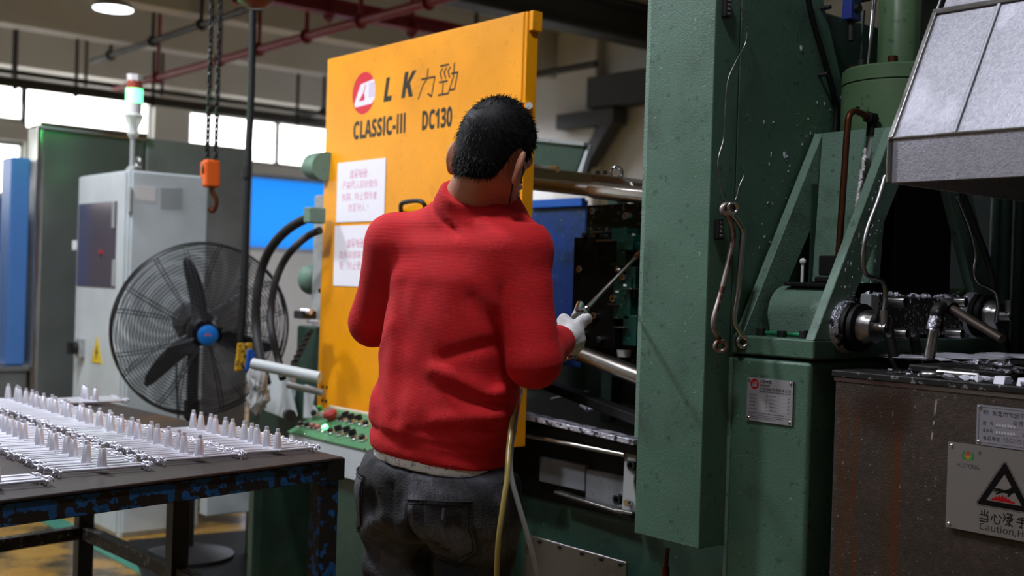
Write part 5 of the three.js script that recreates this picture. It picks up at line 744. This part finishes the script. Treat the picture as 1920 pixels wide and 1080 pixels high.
    armR += 0.002 * Math.sin(wr * 75) * sstep(0.2, 0.05, wr) + 0.001 * Math.sin(p.y * 50 + wr * 20);
    d = smin(d, armL + 0.002 * Math.sin(wl * 75) * sstep(0.2, 0.05, wl), 0.035); d = smin(d, armR, mix(0.006, 0.045, sstep(1.22, 1.40, y)));
    const col = cap(p, C1, C2, 0.066, 0.060); d = smin(d, col, 0.022); d += 0.007 * Math.exp(-(((p.clone().sub(C1).dot(CN) + 0.002) / 0.006) ** 2)) * sstep(0.05, 0.02, col);
    const nx = p.clone().sub(C2).dot(C2.clone().sub(C1).normalize()); if (y > 1.40) d = smax(d, nx, 0.006);
    const cuff = p.clone().sub(WR).dot(WR.clone().sub(ER).normalize()); if (wr > 0.1 && p.distanceTo(WR) < 0.12) d = smax(d, cuff - 0.012, 0.006);
    return smax(d, hemY(s) - y, 0.006);
  };
  const knit = tex(256, (u, v) => { const x = u * 64, y = v * 64; return 0.5 + 0.3 * Math.sin(y * 2 * Math.PI) * (0.6 + 0.4 * Math.sin(x * 2 * Math.PI)) + 0.25 * (fbm(u, v, 64, 2, 300) - 0.5); }, false, 8);
  M.sweater = phys({ map: tex(512, (u, v) => { const n = fbm(u, v, 32, 3, 302), l = sstep(0.83, 0.87, fbm(u, v, 64, 2, 305)); return mixc([0.76 + 0.08 * n, 0.04, 0.085], [0.9, 0.5, 0.5], l * 0.25); }, true, 3), roughness: 0.85, bumpMap: knit, bumpScale: 0.0012, sheen: 0.25, sheenColor: new THREE.Color(0.7, 0.12, 0.14), sheenRoughness: 0.5 });
  const back = face.clone();
  const sw = obj('sweater', wrapUV(surfaceNets(sweater, V(O.x - 0.42, 0.80, O.z - 0.48), V(O.x + 0.36, 1.53, O.z + 0.34), 0.0068), O.x, O.z, 0.17, back), M.sweater, man, true);
  // shirt tail under the sweater
  const shirt = (p) => { const [d, s, f] = torso(p, -0.006); return smax(smax(d, hemY(s) - 0.020 - p.y, 0.004), p.y - hemY(s) - 0.006, 0.003); };
  obj('shirt_tail', wrapUV(surfaceNets(shirt, V(O.x - 0.25, 0.82, O.z - 0.25), V(O.x + 0.25, 0.96, O.z + 0.25), 0.005), O.x, O.z, 0.17, back), std({ map: tex(128, (u, v) => mixc([0.95, 0.95, 0.96], [0.66, 0.68, 0.72], sstep(0.64, 0.78, fbm(u, v, 16, 3, 310))), true, 9), roughness: 0.8 }), man, true);
  // jeans
  const TP = [[0.70, 0.150, 0.11, 823, 0], [0.76, 0.178, 0.128, 823, -0.005], [0.82, 0.176, 0.126, 823, -0.005], [0.88, 0.164, 0.116, 822, 0], [0.92, 0.152, 0.108, 822, 0]];
  const q = (s, y, f) => V(O.x + side.x * s + face.x * f, y, O.z + side.z * s + face.z * f);
  const legL = [q(-0.105, 0.80, 0), q(-0.112, 0.44, 0.02), q(-0.118, 0.10, -0.01)], legR = [q(0.092, 0.80, 0), q(0.098, 0.44, 0.02), q(0.105, 0.10, -0.01)];
  const pc = [[700, 905, 715, 985, .012, .004], [760, 930, 790, 1010, .02, .007], [735, 1000, 790, 960, .018, -.006], [840, 1000, 790, 1075, .02, .008], [800, 905, 808, 1060, .012, .006], [870, 1010, 940, 1060, .02, .006], [700, 1040, 770, 1070, .016, .006], [850, 930, 880, 1060, .018, -.004], [810, 1000, 850, 935, .02, -.006], [770, 880, 800, 960, .018, -.005], [915, 960, 960, 1010, .014, .005]].map(([a, b, c, d, w, e]) => [lat(a), yp(b), lat(c), yp(d), w, e]);
  const jeans = (p) => {
    let [d, s, f] = section(p, TP), y = p.y; d = smax(d, 0.70 - y, 0.05); d = smax(d, y - (hemY(s) - 0.022), 0.004);
    const leg = (L) => smin(cap(p, L[0], L[1], 0.092, 0.074), cap(p, L[1], L[2], 0.074, 0.062), 0.03) + 0.004 * Math.sin(y * 34 + s * 30) + 0.003 * Math.sin(y * 71 + f * 30);
    d = smin(d, smin(leg(legL), leg(legR), 0.008), 0.05);
    if (f < 0.04) { const w = sstep(0.04, -0.04, f); for (const c of pc) { const r = seg2(s, y, c[0], c[1], c[2], c[3]); if (r < c[4] * 2.5) d += w * 1.5 * c[5] * Math.exp(-((r / c[4]) ** 2)); } }
    d += 0.003 * Math.exp(-((s / 0.004) ** 2)) * sstep(0.72, 0.76, y);
    return smax(d, 0.075 - y, 0.01);
  };
  M.denim = std({ map: tex(512, (u, v) => { const n = fbm(u, v, 5, 5, 320), w = pn(u * 160, v * 40, 640, 322); return mixc([0.10, 0.10, 0.11], [0.33, 0.33, 0.355], sstep(0.35, 0.75, n)).map((x) => x * (0.85 + 0.3 * w)); }, true, 2.2), roughness: 0.85, bumpMap: grain, bumpScale: 0.0012 });
  obj('jeans', wrapUV(surfaceNets(jeans, V(O.x - 0.3, 0.05, O.z - 0.3), V(O.x + 0.3, 0.92, O.z + 0.3), 0.0075), O.x, O.z, 0.16, back), M.denim, man, true);
  // patch that lies on the jeans, seen from behind: outline in picture pixels
  const onJeans = (s, y) => { let f = -0.25; for (let i = 0; i < 60; i++) { const d = jeans(q(s, y, f)); if (d < 0.0006) break; f += Math.max(d * 0.8, 0.0005); if (f > 0.1) break; } return f; };
  const pocket = (pts) => {
    const P = pts.map(([a, b]) => [lat(a), yp(b)]), N = 14, pos = [], idx = [], lerp2 = (a, b, t) => [mix(a[0], b[0], t), mix(a[1], b[1], t)];
    const g = obj('back_pocket', (() => {
      for (let j = 0; j <= N; j++) for (let i = 0; i <= N; i++) { const u = i / N, v = j / N, top = lerp2(P[0], P[1], u), low = u < 0.5 ? lerp2(P[4], P[3], u * 2) : lerp2(P[3], P[2], u * 2 - 1), [s, y] = lerp2(top, low, v), edge = Math.min(u, 1 - u, v, 1 - v) > 0.001; const w = q(s, y, onJeans(s, y) - (edge ? 0.0042 : 0.0005)); pos.push(w.x, w.y, w.z); }
      for (let j = 0; j < N; j++) for (let i = 0; i < N; i++) { const a = j * (N + 1) + i; idx.push(a, a + N + 1, a + 1, a + 1, a + N + 1, a + N + 2); }
      const b = new THREE.BufferGeometry(); b.setAttribute('position', new THREE.Float32BufferAttribute(pos, 3)); b.setIndex(idx); b.computeVertexNormals(); return b; })(), M.denim, man);
    const thread = [], M2 = std({ color: 0x0c0c0e, roughness: 0.9 }), L = [P[0], P[4], P[3], P[2], P[1]], cen = [(P[0][0] + P[2][0]) / 2, (P[0][1] + P[2][1]) / 2], at2 = (c, i) => { const [s, y] = lerp2(c, cen, i); return q(s, y, onJeans(s, y) - 0.0045); };
    for (const i of [0.0, 0.09]) for (let e = 0; e < L.length - 1; e++) { const n = 10, pts2 = Array.from({ length: n + 1 }, (_, m) => at2(lerp2(L[e], L[e + 1], m / n), i)); thread.push(new THREE.TubeGeometry(new THREE.CatmullRomCurve3(pts2), 20, 0.0011, 5)); }
    for (const v of [0, 0.09]) thread.push(new THREE.TubeGeometry(new THREE.CatmullRomCurve3(Array.from({ length: 11 }, (_, m) => { const [s, y] = lerp2(lerp2(P[0], P[1], m / 10), cen, v * 1.4); return q(s, y, onJeans(s, y) - 0.0045); })), 20, v ? 0.0011 : 0.0022, 5));
    obj('stitching', thread, M2, g);
  };
  pocket([[686, 888], [738, 893], [731, 985], [704, 1008], [688, 985]]); pocket([[838, 919], [942, 914], [942, 1010], [902, 1038], [850, 1020]]);
  { const [s, y] = [lat(902), yp(938)], f = onJeans(s, y); obj('pocket_tag', bar(q(s, y + 0.012, f - 0.005), q(s - 0.002, y - 0.012, f - 0.005), 0.005, 0.003, 0.001), std({ color: 0x7a7a80 }), man); }
  // shoes
  for (const L of [legL, legR]) { const a = L[2].clone().setY(0.05).addScaledVector(face, -0.05), b = L[2].clone().setY(0.04).addScaledVector(face, 0.15); const f = (p) => smax(smin(cap(p, a, b, 0.045, 0.04), cap(p, L[2].clone().setY(0.09), a, 0.05, 0.045), 0.03), 0.002 - p.y, 0.004); obj('shoe', surfaceNets(f, V(L[2].x - 0.26, -0.005, L[2].z - 0.26), V(L[2].x + 0.2, 0.16, L[2].z + 0.2), 0.007), M.rubber, man); }
  // head, turned right and bent over the work
  const yaw = 0.52, hf0 = fwd.clone().multiplyScalar(Math.cos(yaw)).addScaledVector(right, Math.sin(yaw)), hs0 = right.clone().multiplyScalar(Math.cos(yaw)).addScaledVector(fwd, -Math.sin(yaw));
  const qt = new THREE.Quaternion().setFromAxisAngle(hs0, -0.24).premultiply(new THREE.Quaternion().setFromAxisAngle(hf0, 0.16)), hf = hf0.applyQuaternion(qt), hs = hs0.clone().applyQuaternion(qt), hu = UPV.clone().applyQuaternion(qt), H = at(921, 292, 2.585);
  const hp = (s, u, f) => H.clone().addScaledVector(hs, s).addScaledVector(hu, u).addScaledVector(hf, f), hl = (p) => { const v = p.clone().sub(H); return V(v.dot(hs), v.dot(hu), v.dot(hf)); };
  const ell = (v, c, r) => { const x = (v.x - c[0]) / r[0], y = (v.y - c[1]) / r[1], z = (v.z - c[2]) / r[2], n = Math.hypot(x, y, z); return (n - 1) * Math.min(...r) * (n > 0.3 ? 1 : 1); };
  const A3 = (a) => V(...a), capL = (v, a, b, ra, rb) => cap(v, A3(a), A3(b), ra, rb);
  const neckTop = hl(hp(0, -0.05, -0.022)), neckBase = hl(C1.clone().lerp(C2, 0.1));
  const skull = (v) => ell(v, [0, 0.036, 0.006], [0.074, 0.088, 0.093]);
  const headF = (p) => {
    const v = hl(p); let d = skull(v);
    d = smin(d, ell(v, [0, -0.035, 0.042], [0.056, 0.072, 0.056]), 0.03); d = smin(d, capL(v, [0.045, -0.045, 0.02], [0.012, -0.092, 0.072], 0.018, 0.02), 0.03); d = smin(d, capL(v, [-0.045, -0.045, 0.02], [-0.012, -0.092, 0.072], 0.018, 0.02), 0.03);
    d = smin(d, capL(v, [0, 0.012, 0.092], [0, -0.030, 0.108], 0.008, 0.013), 0.014);                     // nose
    d = smin(d, capL(v, [-0.045, 0.022, 0.078], [0.045, 0.022, 0.078], 0.012, 0.012), 0.02);               // brow
    for (const s of [-1, 1]) { d = smax(d, -ell(v, [s * 0.031, 0.003, 0.094], [0.017, 0.012, 0.012]), 0.012); d = smin(d, ell(v, [s * 0.031, 0.003, 0.082], [0.013, 0.012, 0.012]), 0.004); }
    d = smin(d, ell(v, [0, -0.062, 0.092], [0.024, 0.006, 0.010]), 0.006); d = smin(d, ell(v, [0, -0.072, 0.090], [0.021, 0.007, 0.010]), 0.006);
    d = smin(d, cap(v, neckTop, neckBase, 0.050, 0.052), 0.025);
    for (const s of [-1, 1]) { const e = V(v.x * s - 0.085, v.y + 0.017, v.z + 0.012); const t = V(e.x * 0.86 - e.z * -0.5, e.y * 0.97 + e.z * 0.2, e.z * 0.86 + e.x * -0.5); let o = ell(t, [0, 0, 0], [0.0095, 0.034, 0.02]); o = smax(o, -ell(t, [0.009, 0.003, 0.003], [0.007, 0.022, 0.011]), 0.004); o = smin(o, ell(t, [-0.001, -0.028, 0.004], [0.007, 0.011, 0.010]), 0.006); d = smin(d, o, 0.006); }
    return d;
  };
  M.skin = phys({ map: tex(256, (u, v) => { const n = fbm(u, v, 8, 5, 330); return mixc([0.70, 0.46, 0.36], [0.80, 0.57, 0.46], n); }, true, 6), roughness: 0.55, bumpMap: grain, bumpScale: 0.0004 });
  obj('head', surfaceNets(headF, V(H.x - 0.17, H.y - 0.21, H.z - 0.17), V(H.x + 0.15, H.y + 0.15, H.z + 0.17), 0.0034), M.skin, man);
  // short black hair
  const line = (v) => { const back = sstep(0.0, -0.05, v.z), y0 = mix(mix(0.052, -0.008, sstep(0.055, 0.02, v.z)), -0.074, sstep(0.0, -0.065, v.z)); let n = y0 - v.y; if (v.z > 0.02) n = Math.max(n, (v.z - 0.083) - (v.y - 0.06) * 0.35); const ear = Math.hypot((v.y + 0.015) / 0.040, (v.z + 0.004) / 0.024) - 1; n = Math.max(n, -ear * 0.022 * (Math.abs(v.x) > 0.04 ? 1 : 0) - (Math.abs(v.x) > 0.04 ? 0 : 1)); return n; };
  const hash3 = (x, y, z) => { const s = Math.sin(x * 127.1 + y * 311.7 + z * 74.7) * 43758.5453; return s - Math.floor(s); };
  const hairF = (p) => { const v = hl(p); let d = smin(ell(v, [0, 0.036, 0.004], [0.0745, 0.091, 0.095]), ell(v, [0, -0.03, -0.046], [0.052, 0.055, 0.036]), 0.03); const top = sstep(-0.05, 0.05, v.y); d -= 0.004 * top; const cr = Math.hypot(v.x + 0.012, v.z + 0.072, (v.y - 0.098) * 0.8); d += 0.008 * Math.exp(-((cr / 0.018) ** 2)); return smax(d, line(v), 0.004); };
  M.hair = phys({ color: 0x060506, roughness: 0.65, specularIntensity: 0.5 });
  const hair = obj('hair', surfaceNets(hairF, V(H.x - 0.15, H.y - 0.13, H.z - 0.15), V(H.x + 0.15, H.y + 0.17, H.z + 0.15), 0.0032), M.hair, man);
  const strands = []; for (let i = 0; i < 11000; i++) { const a = rnd() * 6.283, z = rnd() * 2 - 1, r = Math.sqrt(1 - z * z), dv = V(r * Math.cos(a), z, r * Math.sin(a)), low = i % 3 === 0 && dv.z < 0.3, root = low ? V(dv.x * 0.054, -0.03 + dv.y * 0.05, -0.048 + dv.z * 0.036) : V(dv.x * 0.076, 0.037 + dv.y * 0.094, 0.004 + dv.z * 0.096); if (line(root) > -0.004 || Math.hypot(root.x + 0.012, root.z + 0.072, (root.y - 0.098) * 0.8) < 0.016) continue;
    const w = V(-dv.z * 0.25 + (rnd() - 0.5) * 0.6, -0.75 + dv.y * 0.5 + (rnd() - 0.5) * 0.5, dv.x * 0.25 + (rnd() - 0.5) * 0.6 + (dv.y > 0.3 ? 0.35 : 0)), L = (0.010 + rnd() * 0.010) * (low ? 0.55 : 1), tip = root.clone().addScaledVector(dv, L * (0.35 + 0.5 * Math.max(0, dv.y))).addScaledVector(w, L);
    strands.push(cyl(hp(root.x, root.y, root.z), hp(tip.x, tip.y, tip.z), 0.0010, 0.0002, 3)); }
  obj('hair_strands', strands, M.hair, man).userData.kind = 'stuff';
  // mask over mouth and chin, with its ear loops
  const maskF = (p) => { const v = hl(p); let d = smin(ell(v, [0, -0.035, 0.044], [0.061, 0.077, 0.064]), capL(v, [0, -0.02, 0.105], [0, -0.05, 0.108], 0.018, 0.018), 0.03); d -= 0.0035 * Math.sin(v.y * 420); return smax(smax(d, v.y + 0.028, 0.004), 0.030 - v.z - (v.y + 0.07) * 0.35, 0.004); };
  const mask = obj('mask', surfaceNets(maskF, V(H.x - 0.2, H.y - 0.2, H.z - 0.2), V(H.x + 0.16, H.y + 0.08, H.z + 0.12), 0.0034), std({ color: 0xc9bfc4, roughness: 0.9 }), man);
  for (const s of [-1, 1]) obj('ear_loop', [tube([hp(s * 0.060, -0.035, 0.056), hp(s * 0.074, -0.005, 0.022), hp(s * 0.080, 0.010, -0.004), hp(s * 0.082, 0.006, -0.022)], 0.0014, 24, 6), tube([hp(s * 0.050, -0.088, 0.05), hp(s * 0.068, -0.06, 0.012), hp(s * 0.076, -0.045, -0.012), hp(s * 0.082, 0.006, -0.022)], 0.0014, 24, 6)], M.hair, mask);
  // gloved hands: fingers closed round a handle at c along axis
  M.glove = std({ map: tex(256, (u, v) => mixc([0.70, 0.70, 0.70], [0.88, 0.88, 0.87], fbm(u, v, 16, 4, 340)), true, 10), roughness: 0.95, bumpMap: knit, bumpScale: 0.001 });
  function glove(wrist, c, axis, rad, flip, from) {
    const a = axis.clone().normalize(), w = wrist.clone().sub(c); w.addScaledVector(a, -w.dot(a)).normalize(); const b = a.clone().cross(w).multiplyScalar(flip), R = rad + 0.010;
    const P = (s, deg, r = R) => c.clone().addScaledVector(a, s).addScaledVector(w, Math.cos(deg * Math.PI / 180) * r).addScaledVector(b, Math.sin(deg * Math.PI / 180) * r);
    const fingers = [[0.034, 0.0095, 0.95], [0.012, 0.0098, 1.05], [-0.010, 0.0094, 1.0], [-0.031, 0.0085, 0.85]], bones = [];
    for (const [s, r, l] of fingers) { const k0 = P(s * 0.95, 48, R + 0.014), k1 = P(s, 48 + 62 * l, R + 0.008), k2 = P(s, 48 + 125 * l, R + 0.001), k3 = P(s, 48 + 178 * l, R); bones.push([k0, k1, r * 1.15, r], [k1, k2, r, r * 0.95], [k2, k3, r * 0.95, r * 0.85]); }
    const palm = fingers.map(([s]) => [wrist.clone().addScaledVector(a, s * 0.55), P(s * 0.95, 40, R + 0.014), 0.021, 0.0155]), thumb = [[wrist.clone().addScaledVector(a, 0.02), P(0.030, -25, R + 0.016), 0.02, 0.0145], [P(0.030, -25, R + 0.016), P(0.042, -80, R + 0.006), 0.0135, 0.0115], [P(0.042, -80, R + 0.006), P(0.046, -130, R + 0.003), 0.0115, 0.0095]];
    const f = (p) => { let d = 1; for (const e of palm) d = smin(d, cap(p, ...e), 0.012); for (const e of thumb) d = smin(d, cap(p, ...e), 0.006); let g = 1; for (let i = 0; i < 4; i++) { let q2 = 1; for (let j = 0; j < 3; j++) q2 = smin(q2, cap(p, ...bones[i * 3 + j]), 0.003); g = Math.min(g, q2); } d = smin(d, g, 0.005); d = smin(d, cap(p, from, wrist, 0.031, 0.029), 0.012); return d + 0.0008 * Math.sin(p.y * 300 + p.x * 180); };
    const lo = c.clone().min(from).subScalar(0.075), hi = c.clone().max(from).addScalar(0.075); return surfaceNets(f, lo, hi, 0.0032);
  }
  const G = at(1077, 602, 2.80), TIP = at(1199, 476, 3.46), ax = TIP.clone().sub(G).normalize();
  const grip = V(0.0, -1, 0).addScaledVector(ax, -0.15).normalize(), GC = G.clone().addScaledVector(grip, 0.035);
  const wristR = at(1074, 636, 2.745);
  obj('right_glove', glove(wristR, GC, grip.clone().negate(), 0.014, -1, WR.clone().lerp(ER, 0.1)), M.glove, man);
  const GL = at(800, 585, 3.0), wristL = at(785, 592, 2.965); obj('left_glove', glove(wristL, GL, V(0, 1, 0.2), 0.014, 1, WL), M.glove, man);
  // spray gun and its two hoses
  const gun = thing('spray_gun', 'die spray gun with a long thin lance held in the white glove', 'spray gun', GC);
  obj('gun_body', [cyl(G.clone().addScaledVector(ax, -0.03), G.clone().addScaledVector(ax, 0.055), 0.015, 0.013, 16), cyl(G, G.clone().addScaledVector(grip, 0.09), 0.013, 0.012, 14)], M.steel, gun);
  obj('gun_nut', [cyl(G.clone().addScaledVector(ax, 0.045), G.clone().addScaledVector(ax, 0.062), 0.021, 0.021, 6), cyl(G.clone().addScaledVector(ax, 0.07), G.clone().addScaledVector(ax, 0.085), 0.019, 0.017, 8), cyl(G.clone().addScaledVector(ax, 0.03).add(V(0, 0.02, 0)), G.clone().addScaledVector(ax, 0.05).add(V(0, 0.028, 0)), 0.009)], M.chrome, gun);
  obj('lance_joint', cyl(G.clone().addScaledVector(ax, 0.085), G.clone().addScaledVector(ax, 0.13), 0.006, 0.005), M.copper, gun); obj('lance', cyl(G.clone().addScaledVector(ax, 0.12), TIP, 0.0058), M.tie, gun); obj('nozzle', cyl(TIP.clone().addScaledVector(ax, -0.05), TIP.clone().addScaledVector(ax, 0.01), 0.009), M.copper, gun);
  const hb = GC.clone().addScaledVector(grip, 0.05), hose = (label, pts, m) => { const t = thing('clear_hose', label, 'hose', at(pts[pts.length - 1][0], 1400, 2.5).setY(0.02)); obj('hose_run', tube([hb, ...pts.map(([a, b, d]) => at(a, b, d))], 0.0056, 140, 12), m, t); };
  hose('yellowed clear hose hanging along the right leg, nearer the body', [[1045, 672, 2.83], [1005, 684, 2.76], [983, 704, 2.67], [971, 735, 2.58], [960, 790, 2.50], [953, 850, 2.44], [950, 900, 2.40], [943, 950, 2.38], [935, 1010, 2.37], [931, 1090, 2.38], [925, 1300, 2.42], [930, 1520, 2.44]], phys({ color: 0xc9b56a, roughness: 0.22, transmission: 0.45, thickness: 0.01, attenuationColor: new THREE.Color(0.75, 0.62, 0.25), attenuationDistance: 0.02 }));
  hose('clear grey hose crossing behind the yellowed one and hanging outside it', [[1048, 676, 2.85], [1010, 688, 2.79], [989, 708, 2.71], [976, 740, 2.62], [966, 790, 2.54], [958, 850, 2.49], [958, 890, 2.46], [972, 945, 2.45], [988, 1000, 2.45], [1008, 1085, 2.46], [1030, 1300, 2.5], [1040, 1480, 2.52]], phys({ color: 0xc4c6c8, roughness: 0.2, transmission: 0.5, thickness: 0.01, attenuationColor: new THREE.Color(0.7, 0.72, 0.74), attenuationDistance: 0.03 }));
}
scene.traverse((o) => { if (o.isMesh) { o.castShadow = true; o.receiveShadow = true; } });
renderer.render(scene, camera);
